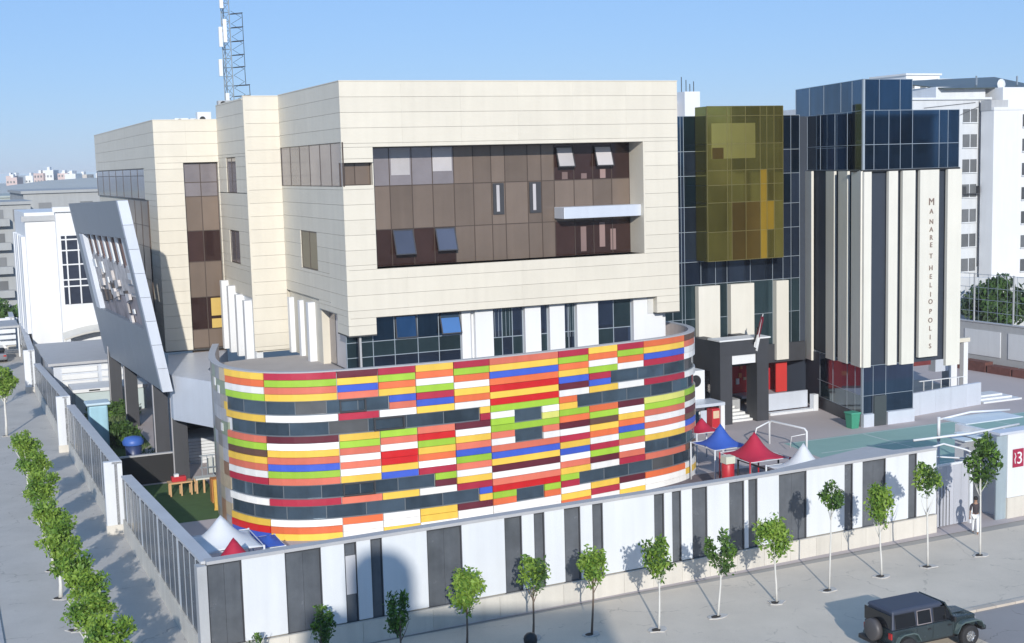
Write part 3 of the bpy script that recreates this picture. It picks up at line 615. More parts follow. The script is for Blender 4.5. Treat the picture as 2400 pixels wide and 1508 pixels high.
MB().add([(-.28,-.3,0),(.28,-.3,0),(.28,.3,0),(-.28,.3,0),(-.36,-.38,1.0),(.36,-.38,1.0),(.36,.38,1.0),(-.36,.38,1.0)],[(0,3,2,1),(4,5,6,7),(0,1,5,4),(1,2,6,5),(2,3,7,6),(3,0,4,7)]).build('bin_body',M('bin_green',(.05,.27,.17),.5,var=.1),o,bevel=.04)
MB().box(-.4,.4,-.42,.42,1.0,1.1).build('lid',M('lid_green',(.07,.33,.22),.5),o,bevel=.03)
o=wallthing('boundary_wall','grey boundary wall with large white panels behind the yard at far right','wall',58.6,40,62.2,-14,0,3.9,.4,GREYW,pw=4.0,cap=COPING)
for k in range(9): piece('white_panel',6+k*4.6,9.8+k*4.6,-.26,-.2,1.2,3.3,WHITE2,o)
for k in range(14): piece('red_bench',5+k*2.6,7.4+k*2.6,-1.3,-.4,0,0.65 if k%3 else .85,M('brick_red',(.15,.06,.05),.8,var=.3,scale=3,rnd=.2),o)
o=wallthing('mesh_fence','tall wire mesh fence above the boundary wall at far right','fence',58.6,40,62.2,-14,3.9,3.95,.1,MULL)
for k in range(14): piece('post',k*4.1,k*4.1+.1,-.05,.05,3.95,8.0,GREYW,o)
f=MB()
for k in range(54): f.box(k*1.0,k*1.0+.02,-.01,.01,3.95,7.95)
for z in (4.8,5.8,6.8,7.9): f.box(0,54,-.015,.015,z,z+.04)
tag(f.build('mesh_wire',MULL,o),kind='stuff')
# ------------------------------------------------------------------ front boundary wall
FR=math.atan2(1.5,34.7)
Wf=thing('front_boundary_wall','long white boundary wall with dark sheet infills facing the front pavement','wall',-11.2,-18.6,0,rot=FR)
XB=[0,1.28,2.89,4.28,5.19,5.68,6.24,6.71,8.55,10.04,11.9,12.68,13.22,13.71,14.61,15.37,15.93,16.44,18.93,19.44,19.83,20.3,20.85,21.64,22.78,23.59,23.8,24.3,25.46,27.01,29.17,29.67,30.22,31.62,32.99,33.52,34.72]
# segments: index parity -> dark infill / white pier
seq=[]; dark=True
for a,b in zip(XB,XB[1:]): seq.append((a,b))
DK=[0,2,4,6,8,10,12,14,16,18,20,22,24,26,28,30,32,34]
MB().box(0,34.72,.16,.36,0,4.0).build('backing',GREYW,Wf)
random.seed(11)
for k,(a,b) in enumerate(seq):
    d=(k%2==0)
    if d:
        f=MB(); f.box(a,a+.045,.05,.16,.86,4.02).box(b-.045,b,.05,.16,.86,4.02).box(a,b,.05,.16,.86,.92).box(a,b,.05,.16,3.96,4.02)
        fr=f.build('infill_frame',DMULL,Wf)
        n=max(1,round((b-a)/.75)); ww=(b-a-.09)/n
        for q in range(n): piece('dark_sheet',a+.045+q*ww+.004,a+.045+(q+1)*ww-.004,.10,.155,.92,3.96,LOUVRE,fr)
        if k==4: piece('notice_board',a+.04,b-.04,.06,.09,2.0,3.5,M('notice_grey',(.5,.5,.52),.6),Wf)
    else:
        piece('white_pier',a,b,0,.16,.95,4.02,WHITE2,Wf,bevel=.012)
n=24
for k in range(n): piece('plinth_stone',k*34.72/n+.006,(k+1)*34.72/n-.006,-.07,.155,0,.855 if 1 else 0,PLINTH,Wf)
piece('plinth_cap',0,34.72,-.075,.155,.857,.90,PLINTH,Wf)
for k in range(12): piece('coping',k*34.72/12+.003,(k+1)*34.72/12-.003,-.04,.42,4.03,4.15,COPING,Wf)
# left boundary wall in stepped saw-tooth sections
def sidewall(s0,t0,s1,t1,za,zb_,label,group=None,first=False,post=True):
    L=math.hypot(s1-s0,t1-t0); r=math.atan2(t1-t0,s1-s0)
    o=thing('side_boundary_wall',label,'wall',s0,t0,0,group,rot=r)   # local x along, outside (street) is +y
    top_=lambda x:za+(zb_-za)*x/L
    mb=MB(); 
    mb.add([(0,-.1,0),(L,-.1,0),(L,.05,0),(0,.05,0),(0,-.1,za-.1),(L,-.1,zb_-.1),(L,.05,zb_-.1),(0,.05,za-.1)],[(0,3,2,1),(4,5,6,7),(0,1,5,4),(1,2,6,5),(2,3,7,6),(3,0,4,7)])
    mb.build('backing',GREYW,o)
    mb=MB().add([(0,-.34,za-.1),(L,-.34,zb_-.1),(L,.16,zb_-.1),(0,.16,za-.1),(0,-.34,za),(L,-.34,zb_),(L,.16,zb_),(0,.16,za)],[(0,3,2,1),(4,5,6,7),(0,1,5,4),(1,2,6,5),(2,3,7,6),(3,0,4,7)])
    mb.build('coping',M('coping_pale',(.50,.51,.53),.7,var=.08,fine=.03),o)
    n=max(3,round(L/1.15))
    for k in range(n):
        a,b=k*L/n,(k+1)*L/n; z=top_((a+b)/2)-.12; c=a+(b-a)*(.26 if k%4 else .5)
        piece('white_pier',a,c,.05,.10,.92,z,WHITE2,o); piece('dark_sheet',c+.01,b-.01,.05,.125,.92,z-.1,LOUVRE,o)
        piece('plinth_stone',a+.005,b-.005,.05,.20,0,.90,PLINTH,o)
    if post: piece('end_post',-.0,.35,-.34,.55,0,za+.02,WHITE2,o,bevel=.015); piece('end_plinth',-.03,.38,-.3,.58,0,.5,PLINTH,o)
    return o
sidewall(-11.2,-18.4,-11.4,1.7,4.12,3.12,'side wall section nearest the street corner, sloping grey top and dark upright slits',post=False)
sidewall(-11.75,2.3,-11.95,23.6,3.72,3.3,'second side wall section from the corner, with a white end post beside the blue bin')
sidewall(-12.1,24.6,-12.1,50.5,3.7,2.6,'third side wall section from the corner, next to the far tree shadows')
sidewall(-12.4,51.5,-11.4,82,3.6,3.4,'pale far side wall section running past the white villa')
sidewall(-12.2,83,-11.0,122,3.4,3.2,'farthest pale side wall section, leading towards the hazy skyline')
piece('corner_post',-.35,0,-.02,.42,0,4.0,GREYW,Wf)
# low flat roof behind the front wall at right
o=thing('guard_room','low room with a flat pale concrete roof just behind the right part of the front wall','building',13.7,-17.0,0)
MB().prism([(14.4,-16.7),(20.8,-15.4),(21.4,-16.6),(23.0,-16.6)],0,3.95).build('wall',GREYW,o,loc=(-13.7,17.0,0))
MB().prism([(13.9,-17.02),(20.95,-15.2),(21.5,-16.4),(23.2,-16.62),(23.2,-16.66)],3.97,4.12).build('roof',COPING,o,loc=(-13.7,17.0,0))
# gate and numbered pier
o=thing('sliding_gate','tall plain grey steel sliding gate next to the end of the white front wall','gate',23.55,-17.0,0,rot=FR)
for k in range(5): piece('gate_panel',k*.48+.005,(k+1)*.48-.005,.3,.36,.1,3.05,M('gate_grey',(.42,.43,.47),.5,var=.05,streak=.05,rnd=.05),o)
piece('gate_rail',0,2.4,.28,.38,3.05,3.15,WHITE2,o); piece('gate_post',2.42,2.6,.2,.5,0,3.4,WHITE2,o); piece('gate_panel',2.6,3.7,.7,.76,.1,3.1,LOUVRE,o)
for k in range(5): piece('cable',.35+k*.2,.37+k*.2,.27,.29,.1,2.6-.2*k,BLACK,o)
piece('shelter_roof',-1.5,.3,3.0,5,3.6,3.75,GREYW,o) if 0 else None
Gp=thing('gate_pier','wide white gate pier with a red square number sign and a cream stone base','wall',27.55,-16.95,0,rot=FR)
piece('pier',.55,9,0,.5,1.05,4.25,WHITE2,Gp,bevel=.02); piece('base',.52,9.03,-.05,.55,0,1.05,PLINTH,Gp); piece('coping',-.1,9.1,-.1,.62,4.26,4.38,SILVER,Gp)
piece('glass_screen',-.15,.54,.05,.12,0,4.2,M('aqua_glass',(.35,.42,.46),.15,metal=.2,var=.1,streak=.1),Gp); piece('side_return',.55,.8,.5,3.5,0,4.2,WHITE2,Gp)
sg=piece('number_sign',.86,1.56,-.06,-.01,2.55,3.45,M('sign_red',(.33,.02,.06),.5,var=.1),Gp)
text('3',.85,WHITE,Gp,(1.27,-.07,2.72),(math.pi/2,0,0),name='numeral',ext=.012); 
MB().tube([(.98,-.075,2.75),(.94,-.075,2.95),(1.01,-.075,3.1),(.94,-.075,3.28)],.022,6).build('sign_mark',WHITE,Gp)
# white steel car port frames behind the gate
o=thing('shade_canopy','white steel framed car shade with pale stretched panels behind the gate','canopy',25.5,-13.5,0)
f=MB(); f.tube([(-1.6,-1.5,4.05),(1.5,-2.0,4.15),(4.5,-2.2,4.35)],.06,8).tube([(-1.6,-1.5,3.45),(.2,-1.6,3.7),(1.3,-2.0,3.35),(1.9,-2.4,3.0)],.05,8).tube([(1.9,-2.4,2.7),(1.9,-2.4,3.7)],.07,8).tube([(-1.6,-1.5,3.3),(1.9,-2.5,2.9)],.04,8)
f.build('frame',WHITE2,o,smooth=True)
MB().tube([(4.0,3.0,2.6),(4.0,3.0,3.9)],.09,8).tube([(4.0,3.0,3.75),(6,2.8,4.0),(8.4,2.4,3.95)],.06,8).build('frame',WHITE2,o,smooth=True)
mb=MB(); 
for k in range(5): mb.box(1.2+k*.75,1.9+k*.75,-2.0,-.4,3.75+.1*math.sin(k),3.8+.1*math.sin(k))
mb.build('shade_panel',M('shade_aqua',(.62,.70,.75),.5,var=.05),o); MB().box(4.2,8.2,1.2,3,3.75,3.8).build('shade_panel',M('shade_aqua',(.62,.70,.75),.5,var=.05),o)
for x,y in ((-1.5,-1.4),(1.9,-2.3),(4.0,3.0),(8,2.4)): f2=MB().tube([(x,y,0),(x,y,3)],.07,8).build('post',WHITE2,o,smooth=True)
# ------------------------------------------------------------------ peaked shade tents
def tent(s,t,wx,wy,hc,hp,mat,label,rot=0.0,sag=.35,trim=WHITE2,wm=None):
    o=thing('shade_tent',label,'tent',s,t,0,'peaked shade tents in the yard',rot=rot)
    n=16; vs=[];fs=[]
    for i in range(n+1):
        for j in range(n+1):
            x,y=i/n*2-1,j/n*2-1; r=math.hypot(x,y)/1.414; m=max(abs(x),abs(y))
            e=(1-abs(x*y))*m**3*sag*.6
            h=hc+(hp-hc)*(max(0,1-(abs(x)**1.3+abs(y)**1.3)**(1/1.3))**1.0*0+math.exp(-(math.hypot(x,y)*2.15)**1.35))-(hp-hc)*math.exp(-(2.15)**1.35)*m
            k=1-.10*(1-min(abs(x),abs(y))**2)*m**4
            vs.append((x*wx/2*k,y*wy/2*k,h))
    for i in range(n):
        for j in range(n): a=i*(n+1)+j; fs.append((a,a+n+1,a+n+2,a+1))
    mb=MB(); mb.add(vs,fs)
    c=mb.build('canopy',mat,o,smooth=True)
    md=c.modifiers.new('s','SOLIDIFY'); md.thickness=.02
    f=MB()
    for a,b in (((-1,-1),(1,-1)),((1,-1),(1,1)),((1,1),(-1,1)),((-1,1),(-1,-1))): f.tube([(a[0]*wx/2,a[1]*wy/2,hc-.04),(b[0]*wx/2,b[1]*wy/2,hc-.04)],.022,6)
    f.build('frame',trim,o)
    for a in (-1,1):
        for b in (-1,1): MB().tube([(a*wx/2,b*wy/2,0),(a*wx/2,b*wy/2,hc)],.045,8).build('pole',wm or WHITE2,o,smooth=True)
    return o
tent(20.15,-3.55,2.3,2.5,2.2,3.35,TENTB,'blue peaked tent beside the right end of the coloured storey')
tent(20.2,-6.8,2.5,2.9,2.2,3.45,TENTR,'bright red peaked tent between the blue one and the white one at right',wm=REDP)
tent(20.6,-10.6,2.6,2.8,2.2,3.5,TENTW,'white peaked tent partly hidden by the low concrete roof')
tent(21.9,1.2,1.8,1.8,2.0,2.7,TENTR,'dark red tent just peeking out behind the coloured storey at right')
tent(-8.85,-9.3,3.0,3.0,2.2,3.35,TENTW,'large white peaked tent in the left corner of the yard, nearest the lawn')
tent(-9.2,-13.6,2.6,2.6,2.3,3.5,TENTR,'small red peaked tent just behind the wall corner at left')
tent(-6.55,-8.2,1.0,2.0,1.6,1.9,TENTB,'low blue tent squeezed between the large white tent and the coloured storey')
o=thing('padded_pillar','red padded pillar with a pale cap under the blue tent','pillar',18.2,-7.3,0)
MB().lathe([(0,0),(.34,0),(.34,2.0),(.3,2.06),(0,2.06)],(0,0,0),18).build('padding',REDP,o,smooth=True); piece('cap',-.28,.28,-.28,.28,2.07,2.45,M('cap_pale',(.6,.62,.5),.6),o)
o=thing('play_frame','dark steel play frame under the red tent','frame',19.5,-9.5,0)
f=MB()
for x in (0,2.6):
    for y in (0,3.2): f.tube([(x,y,0),(x,y,1.9)],.05,6)
f.tube([(0,0,1.9),(0,3.2,1.9)],.05,6).tube([(0,0,1.9),(2.6,0,1.9)],.05,6).tube([(2.6,0,1.9),(2.6,3.2,1.9)],.05,6).tube([(0,3.2,1.9),(2.6,3.2,1.9)],.05,6); f.build('frame',BLACK,o)
piece('table_top',.6,1.7,1.0,1.8,.55,.6,M('bench_grey',(.45,.45,.45),.6),o)
tag(top(MB().box(15,26,-16,-1.5,.03,.036),'play_mat',M('play_mat',(.16,.13,.14),.85,var=.3,scale=1.2)),kind='structure')
# goal / basketball posts
o=thing('goal_frame','white tubular goal frame with a small hoop on the edge of the green court','goal',28.2,3.3,0)
MB().tube([(-.0,0,0),(0,0,1.35),(.06,-.15,1.5),(.35,-3.2,1.5),(.38,-3.35,1.35),(.38,-3.35,0)],.07,8).build('frame',WHITE,o,smooth=True)
MB().tube([(0,0,1.45),(-.9,.1,1.1),(-1.0,.15,.6)],.05,8).tube([(.36,-3.3,1.2),(-.25,-2.7,1.0),(-.3,-2.6,.3)],.03,8).build('brace',WHITE,o,smooth=True)
# ------------------------------------------------------------------ small yard things at left
o=thing('water_tank','tall pale blue water tank with a wide lid behind the second side wall section','tank',-10.1,24.6,0)
MB().box(-.6,.6,-.6,.6,0,3.0).build('tank_body',M('tank_blue',(.33,.55,.66),.4,var=.12,streak=.1),o,bevel=.12); MB().box(-.78,.78,-.78,.78,3.02,3.2).build('lid',M('tank_lid',(.5,.63,.7),.5),o,bevel=.08)
o=thing('blue_bin','dark blue drum with a bright blue lid standing in the shaded yard','bin',-8.3,20.4,0); o.location=l2w(-8.9,17.2,0)
MB().lathe([(0,0),(.42,0),(.5,1.6),(0,1.6)],(0,0,0),18).build('drum_body',M('bin_navy',(.03,.05,.14),.4),o,smooth=True)
MB().lathe([(.62,1.55),(.66,1.75),(.5,1.98),(.2,2.05),(0,2.06)],(0,0,0),18).build('lid',M('lid_blue',(.05,.13,.45),.45),o,smooth=True)
o=thing('wooden_play_table','pale wooden play table with red and white toys on the lawn','table',-8.2,8.6,0)
piece('table_top',0,1.3,0,.7,.75,.82,WOOD,o)
for x in (.05,.65,1.2):
    for y in (.05,.6): piece('leg',x,x+.08,y,y+.08,0,.75,WOOD,o)
piece('table_top',1.5,2.7,.1,.8,.8,.88,M('pale_top',(.6,.6,.55),.6),o)
for x in (1.5,1.9,2.3,2.6): piece('leg',x,x+.1,.1,.2,0,.8,WOOD,o); 
for x in (1.5,2.6): piece('leg',x,x+.1,.7,.8,0,.8,WOOD,o)
o=thing('red_toy_box','small red toy box lying on the wooden play table','toy',-8.0,8.8,.82); MB().box(0,.8,0,.4,0,.28).build('box',REDP,o,bevel=.03); piece('toy_block',.15,.4,.05,.3,.28,.42,WHITE,o)
o=thing('slide','worn yellow and orange slide leaning on the edge of the lawn','slide',-5.95,5.6,0)
MB().add([(-.6,-1.2,.05),(-.2,-1.3,.05),(.1,.4,1.3),(-.3,.5,1.3)],[(0,1,2,3)]).add([(-.6,-1.2,.05),(-.3,.5,1.3),(-.3,.5,1.5),(-.6,-1.2,.25)],[(0,1,2,3)]).add([(-.2,-1.3,.05),(.1,.4,1.3),(.1,.4,1.5),(-.2,-1.3,.25)],[(0,1,2,3)]).build('chute',M('slide_yellow',(.60,.38,.08),.5,var=.2,scale=3),o)
MB().box(-.35,.1,.5,1.1,0,1.35).build('ladder',M('slide_orange',(.5,.2,.06),.5,var=.2,scale=3),o)
o=thing('yard_railing','pale steel guard railing behind the dark columns','railing',-6.0,11.2,0)
f=MB()
for k in range(6): f.box(.1+k*.32,.14+k*.32,0,.04,0,1.6)
f.box(0,1.8,0,.05,1.6,1.66).box(0,1.8,0,.05,.9,.95); f.build('rails',MULL,o); piece('white_sheet',.5,1.6,.3,.35,.5,1.4,M('sheet_pale',(.5,.52,.5),.7),o)
o=thing('yard_screen_wall','dark low screen wall with a pale top between lawn and shaded yard','wall',-11.0,12.6,0)
piece('screen_panel',0,4.4,0,.15,0,1.7,BLACK,o); piece('coping',0,4.45,-.05,.2,1.7,1.78,COPING,o)
# ------------------------------------------------------------------ pump house / garage at far left end of yard
o=thing('utility_house','low white utility house with louvred front at the end of the left yard','building',-11.6,43,0)
piece('wall',.3,7.2,0,13,0,3.3,SILVER,o); piece('roof',-.1,7.6,-.4,13.5,3.3,3.5,COPING,o)
for k in range(4):
    piece('louvre_panel',.9,3.6,-.12,-.02,2.65-k*.55,3.05-k*.55,WHITE,o); piece('louvre_panel',3.9,6.9,-.12,-.02,2.7-k*.55,3.12-k*.55,WHITE,o)
o=thing('low_yard_shed','pale aqua low shed with a white flat top in front of the utility house','building',-10.6,38.5,0)
piece('wall',.4,5.6,0,3,0,1.7,M('aqua_wall',(.46,.54,.55),.7,var=.05),o); piece('roof',.2,5.8,-.2,3.2,1.7,1.95,WHITE,o); piece('vent',1.4,2.2,-.22,-.2,1.77,1.88,BLACK,o)
# ------------------------------------------------------------------ white villa at left and grey blocks behind
V=thing('white_villa','white villa with tall gridded dark window and vertical pilasters at far left','building',-8.8,62,0)
HV=15.0
MB().prism([(0,0),(9,0),(9,16),(-2.6,16),(-2.6,1.2),(0,1.2)],0,HV-.2).build('wall',WHITE,V)
MB().box(.0,9,-.02,0,0,1).build('wall',WHITE,V)
piece('parapet',-.25,9.2,-.3,.5,HV-.2,HV+.25,WHITE,V); piece('parapet',-2.9,.2,1.0,1.5,HV-1.0,HV-.5,GREYW,V)
o=piece('window_recess',.35,9.0,-.03,.02,6.3,12.6,M('villa_glass',(.05,.06,.09),.15,metal=.3,var=.2,scale=2),V)
for x in (.7,1.75,2.8,3.8,5,6.2): piece('window_bar',x,x+.12,-.14,-.04,6.3,12.6,WHITE,V)
for z in (7.9,8.5,9.9,11.2,12.2): piece('window_bar',.35,9,-.12,-.035,z,z+.12,WHITE,V)
PV=Plane(V,-2.6,16,-math.pi/2)
for k,(a,b) in enumerate(((1.0,2.2),(3.6,5.4),(6.2,8.0),(9.6,11.4),(12.0,14.0))): PV.piece('pilaster',a,b,1.2+.6*k,12.6,0,.35,WHITE,bevel=.02)
for a,z in ((2.6,7),(8.6,7.5),(8.6,9.5)): PV.piece('window_pane',a,a+.9,z,z+1.2,.0,.03,M('villa_glass',(.05,.06,.09),.15),)
mb=MB()
for k in range(9):
    a=k/8; mb.add([(-.1+a*7,-1.6,3.3+1.0*math.sin(a*math.pi)*.6),(-.1+(a+.125)*7,-1.6,3.3+1.0*math.sin((a+.125)*math.pi)*.6),(-.1+(a+.125)*7,0,3.7+1.0*math.sin((a+.125)*math.pi)*.6),(-.1+a*7,0,3.7+1.0*math.sin(a*math.pi)*.6)],[(0,1,2,3)])
o=mb.build('arched_awning',M('awning_pale',(.62,.60,.55),.7),V); md=o.modifiers.new('s','SOLIDIFY'); md.thickness=.15
for x in (.1,3.2): piece('awning_post',x,x+.4,-1.5,-1.1,0,3.4,WHITE,V)
piece('garage_door',.8,2.9,-.05,-.01,0,2.8,PLINTH,V)
def aptblock(name,label,s,t,w,d,h,mat,floors,cols,wmat,group=None,rot=0.0,ww=1.3,wh=1.4,left=True,balc=False,cat='building',z0=1.0,cap=True,lcols=None):
    o=thing(name,label,cat,s,t,0,group,rot=rot)
    MB().box(0,w,0,d,0,h).build('wall',mat,o)
    if cap: piece('roof_edge',-.3,w+.3,-.3,d+.3,h,h+.35,mat,o)
    fh=(h-z0)/floors
    for f in range(floors):
        z=z0+f*fh+fh*.3
        for c in range(cols):
            x=(c+.5)*w/cols
            q=piece('window',x-ww/2,x+ww/2,-.06,.02,z,z+wh,wmat,o)
            if balc and c%2==0: piece('balcony',x-ww*.9,x+ww*.9,-1.1,-.07,z-.5,z+.35,mat,o)
        if left:
            n=lcols or max(1,int(d/5))
            for c in range(n):
                y=(c+.5)*d/n; piece('window',-.06,.02,y-ww/2,y+ww/2,z,z+wh,wmat,o)
    return o
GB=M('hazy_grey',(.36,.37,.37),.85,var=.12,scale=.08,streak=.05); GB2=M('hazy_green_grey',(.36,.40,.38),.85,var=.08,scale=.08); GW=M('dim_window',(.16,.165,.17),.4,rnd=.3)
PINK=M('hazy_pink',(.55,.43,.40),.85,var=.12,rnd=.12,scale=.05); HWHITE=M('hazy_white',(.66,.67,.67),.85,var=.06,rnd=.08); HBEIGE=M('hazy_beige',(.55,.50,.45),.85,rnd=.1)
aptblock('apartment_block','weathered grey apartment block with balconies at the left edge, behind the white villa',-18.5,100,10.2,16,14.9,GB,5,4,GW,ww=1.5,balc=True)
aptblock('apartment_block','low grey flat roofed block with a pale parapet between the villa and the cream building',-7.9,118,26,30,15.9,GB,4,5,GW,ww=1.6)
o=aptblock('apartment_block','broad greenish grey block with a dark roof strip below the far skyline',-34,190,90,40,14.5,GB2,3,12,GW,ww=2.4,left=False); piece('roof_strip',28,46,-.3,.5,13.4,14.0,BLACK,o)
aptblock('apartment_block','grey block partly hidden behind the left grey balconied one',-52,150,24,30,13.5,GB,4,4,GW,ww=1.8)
o=thing('villa_gate','pale garden wall with dark red gate leaf, far left of the villa','gate',-16.5,84,0)
piece('pillar',-1.2,.2,0,1,0,4.6,SILVER,o); piece('gate_leaf',-1.5,-1.25,.2,.6,0,3.4,M('maroon_wall',(.16,.03,.03),.6),o); piece('wall',.2,5,.2,.6,0,3.2,WHITE,o)
# skyline: small individual blocks on a low hill
def hill():
    mb=MB(); vs=[];fs=[];nx,ny=40,10
    for i in range(nx+1):
        for j in range(ny+1):
            x=-560+i*24; y=560+j*50; h=14.5*min(1,j/3.0)+2.5*math.sin(i*.5)*min(1,j/3)+(math.sin(i*1.3+j)*1.2 if j else 0)
            vs.append((x,y,h if j else -1))
    for i in range(nx):
        for j in range(ny): a=i*(ny+1)+j; fs.append((a,a+ny+1,a+ny+2,a+1))
    return mb.add(vs,fs)
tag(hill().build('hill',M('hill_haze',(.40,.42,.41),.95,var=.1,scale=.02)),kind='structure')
random.seed(21)
ORD='first second third fourth fifth sixth seventh eighth ninth tenth eleventh twelfth thirteenth fourteenth fifteenth sixteenth seventeenth'.split()
kinds=[(PINK,'pink'),(HWHITE,'white'),(PINK,'pink'),(HBEIGE,'beige'),(HWHITE,'white')]
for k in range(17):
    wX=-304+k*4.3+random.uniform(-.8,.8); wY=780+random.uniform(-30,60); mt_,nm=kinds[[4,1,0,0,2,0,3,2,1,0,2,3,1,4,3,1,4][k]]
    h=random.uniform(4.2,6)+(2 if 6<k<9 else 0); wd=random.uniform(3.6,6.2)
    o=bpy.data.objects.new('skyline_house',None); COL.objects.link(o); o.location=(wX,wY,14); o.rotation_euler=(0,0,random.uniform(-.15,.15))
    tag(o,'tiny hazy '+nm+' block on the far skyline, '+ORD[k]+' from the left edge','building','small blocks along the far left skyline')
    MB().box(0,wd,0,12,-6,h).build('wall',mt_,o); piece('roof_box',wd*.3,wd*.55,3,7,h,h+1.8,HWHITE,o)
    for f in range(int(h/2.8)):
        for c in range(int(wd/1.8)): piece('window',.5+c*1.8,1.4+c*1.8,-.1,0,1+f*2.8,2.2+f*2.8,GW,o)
# right apartment block
A_=thing('white_apartment_block','tall white apartment block with square dark windows at the right edge','building',115,75,0)
MB().box(0,30,0,2.4,0,23.6).box(2.2,30,2.4,30,0,23.5).build('wall',WHITE,A_); MB().box(3,30,1.5,30,23.6,26.8).build('wall',WHITE,A_)
piece('parapet',-.1,30,-.1,.4,23.6,24.0,WHITE,A_); piece('parapet',-.1,2.9,.4,2.4,23.6,25.0,GREYW,A_)
DW=M('apt_window',(.09,.095,.10),.2,rnd=.5,var=.2)
for f in range(7):
    z=1.2+f*3.35
    for x in (5.2,): 
        q=piece('window',x,x+2.4,-.1,.02,z,z+1.7,DW,A_); piece('window_sill',x-.1,x+2.5,-.25,-.02,z-.15,z,WHITE2,A_); piece('mullion',x+1.1,x+1.2,-.13,-.1,z,z+1.7,WHITE2,A_)
piece('stair_window',3.9,4.0,6,10,24.2,26,DW,A_)
G2=thing('grey_apartment_wing','pale grey side wing with a column of small windows and cables, at right','building',103.4,78,0)
MB().box(0,13.8,0,30,0,25.2).build('wall',M('wing_grey',(.56,.58,.60),.8,var=.05,streak=.05),G2); piece('roof_edge',-.2,13.8,-.3,.2,25.2,25.5,WHITE2,G2)
MB().box(5,13.8,1.0,20,25.2,27.0).build('wall',WHITE2,G2)
for f in range(7):
    z=1.4+f*3.45; piece('window',8.9,11.4,-.08,.02,z,z+1.8,DW,G2); piece('window_sill',8.8,11.5,-.2,-.02,z-.12,z,WHITE2,G2); piece('mullion',10.1,10.2,-.1,-.08,z,z+1.8,WHITE2,G2)
MB().tube([(11.7,-.1,2),(11.7,-.1,25)],.05,6).tube([(11.6,-.1,24.2),(8,-.1,23.0),(5,-.1,21.8)],.04,5).tube([(11,-.1,24.8),(2,-.1,24.1)],.04,5).build('cable',DMULL,G2)
MB().box(8.9,11.4,-.8,-.02,12.2,12.3).box(8.9,8.95,-.8,-.02,12.3,13.3).box(11.35,11.4,-.8,-.02,12.3,13.3).build('laundry_rail',DMULL,G2)
o=thing('rooftop_pergola','large dark slanting solar canopy on thin posts on the right roof','canopy',112.5,78,26.2)
MB().add([(-3.5,0,.4),(14,0,.6),(14,9,2.6),(-6,9,1.9),(-3.5,0,.55),(14,0,.75),(14,9,2.75),(-6,9,2.05)],[(0,3,2,1),(4,5,6,7),(0,1,5,4),(1,2,6,5),(2,3,7,6),(3,0,4,7)]).build('canopy_sheet',M('solar_dark',(.06,.07,.06),.35,var=.3,scale=.6),o)
for x in (4,11.5): piece('post',x,x+.15,2,2.2,-1,2.4,MULL,o)
MB().lathe([(0,.0),(.5,.12),(.75,.35)],(6.6,-.4,1.1),14,'y').tube([(6.6,-.3,0),(6.6,-.3,1.1)],.05,6).build('satellite_dish',WHITE2,o)
for s_,t_,w_,h_,lb in ((150,134,8,32.6,'distant pale block with stacked windows rising behind the glass tower'),(155,131,9,31.4,'farther pale rooftop to the right of the stacked window block'),(147,132,6,29.5,'lowest of the pale distant blocks, under the slanting roof canopy')):
    aptblock('distant_block',lb,s_,t_,w_,10,h_,HWHITE,9,3,GW,ww=1.3,left=False)
o=thing('roof_tank_house','small white rooftop stair house with antennas beyond the gold glass box','building',59,64,0)
piece('wall',.2,2.2,0,6,0,25.6,WHITE,o); piece('wall',-1.4,.18,2,7,0,24.3,M('roofhouse_pink',(.6,.54,.52),.8),o); piece('roof_slab',-1.7,.18,1.6,7.2,24.3,24.6,WHITE,o)
for x in (.4,1.0,1.5,2.0): MB().tube([(x,1,25.6),(x,1,26.9+.4*math.sin(x*3))],.05,5).build('antenna',DMULL,o)
wallthing('garden_mesh_wall','pale building wall with mesh panels behind the far right garden','wall',64,52,90,20,0,5.5,.4,M('wing_grey',(.56,.58,.60),.8),pw=5)
# ------------------------------------------------------------------ roof equipment and lattice mast
o=thing('lattice_mast','tall slender lattice antenna mast with white panel antennas and side cages on the roof','mast',-.5,24,21.3)
f=MB(); Wm=.30
legs=[(-Wm,-Wm),(Wm,-Wm),(0,Wm)]
for x,y in legs: f.tube([(x,y,0),(x*.8,y*.8,13)],.032,6)
for k in range(22):
    z0=k*.6; z1=z0+.6; s0=1-.2*z0/13; s1=1-.2*z1/13
    for i in range(3):
        a,b=legs[i],legs[(i+1)%3]; 
        if k%2: a,b=b,a
        f.tube([(a[0]*s0,a[1]*s0,z0),(b[0]*s1,b[1]*s1,z1)],.018,4); f.tube([(a[0]*s1,a[1]*s1,z1),(b[0]*s1,b[1]*s1,z1)],.014,4)
f.build('lattice',M('galvanised',(.30,.33,.34),.45,metal=.5,var=.1),o)
for x,z,h in ((-.45,4.9,1.3),(-.55,3.0,1.1),(-.15,5.2,1.5),(-.2,.3,1.6),(-.3,7.4,1.4)): piece('panel_antenna',x-.12,x+.12,-.75,-.55,z,z+h,WHITE,o,bevel=.02)
cg=MB()
for k,z in enumerate((1.3,1.7,2.4,3.6,4.4,5.3,6.2,7.1)):
    r=1.05 if k<3 else .78; 
    cg.tube([(.35,-.3,z),(.35+r,-.4,z+.08),(.35+r,.1,z+.06),(.3,.1,z)],.022,4)
for x,z0,z1 in ((1.38,1.3,2.45),(1.12,3.6,7.2),(1.12,2.4,3.6)): cg.tube([(x,-.4,z0),(x-.02,-.38,z1)],.022,4)
for k in range(14): 
    z=1.4+k*.42; cg.tube([(.35+.7*(k%2),-.38,z),(1.05-.7*(k%2),-.38,z+.42)],.012,4)
cg.build('side_cage',DMULL,o)
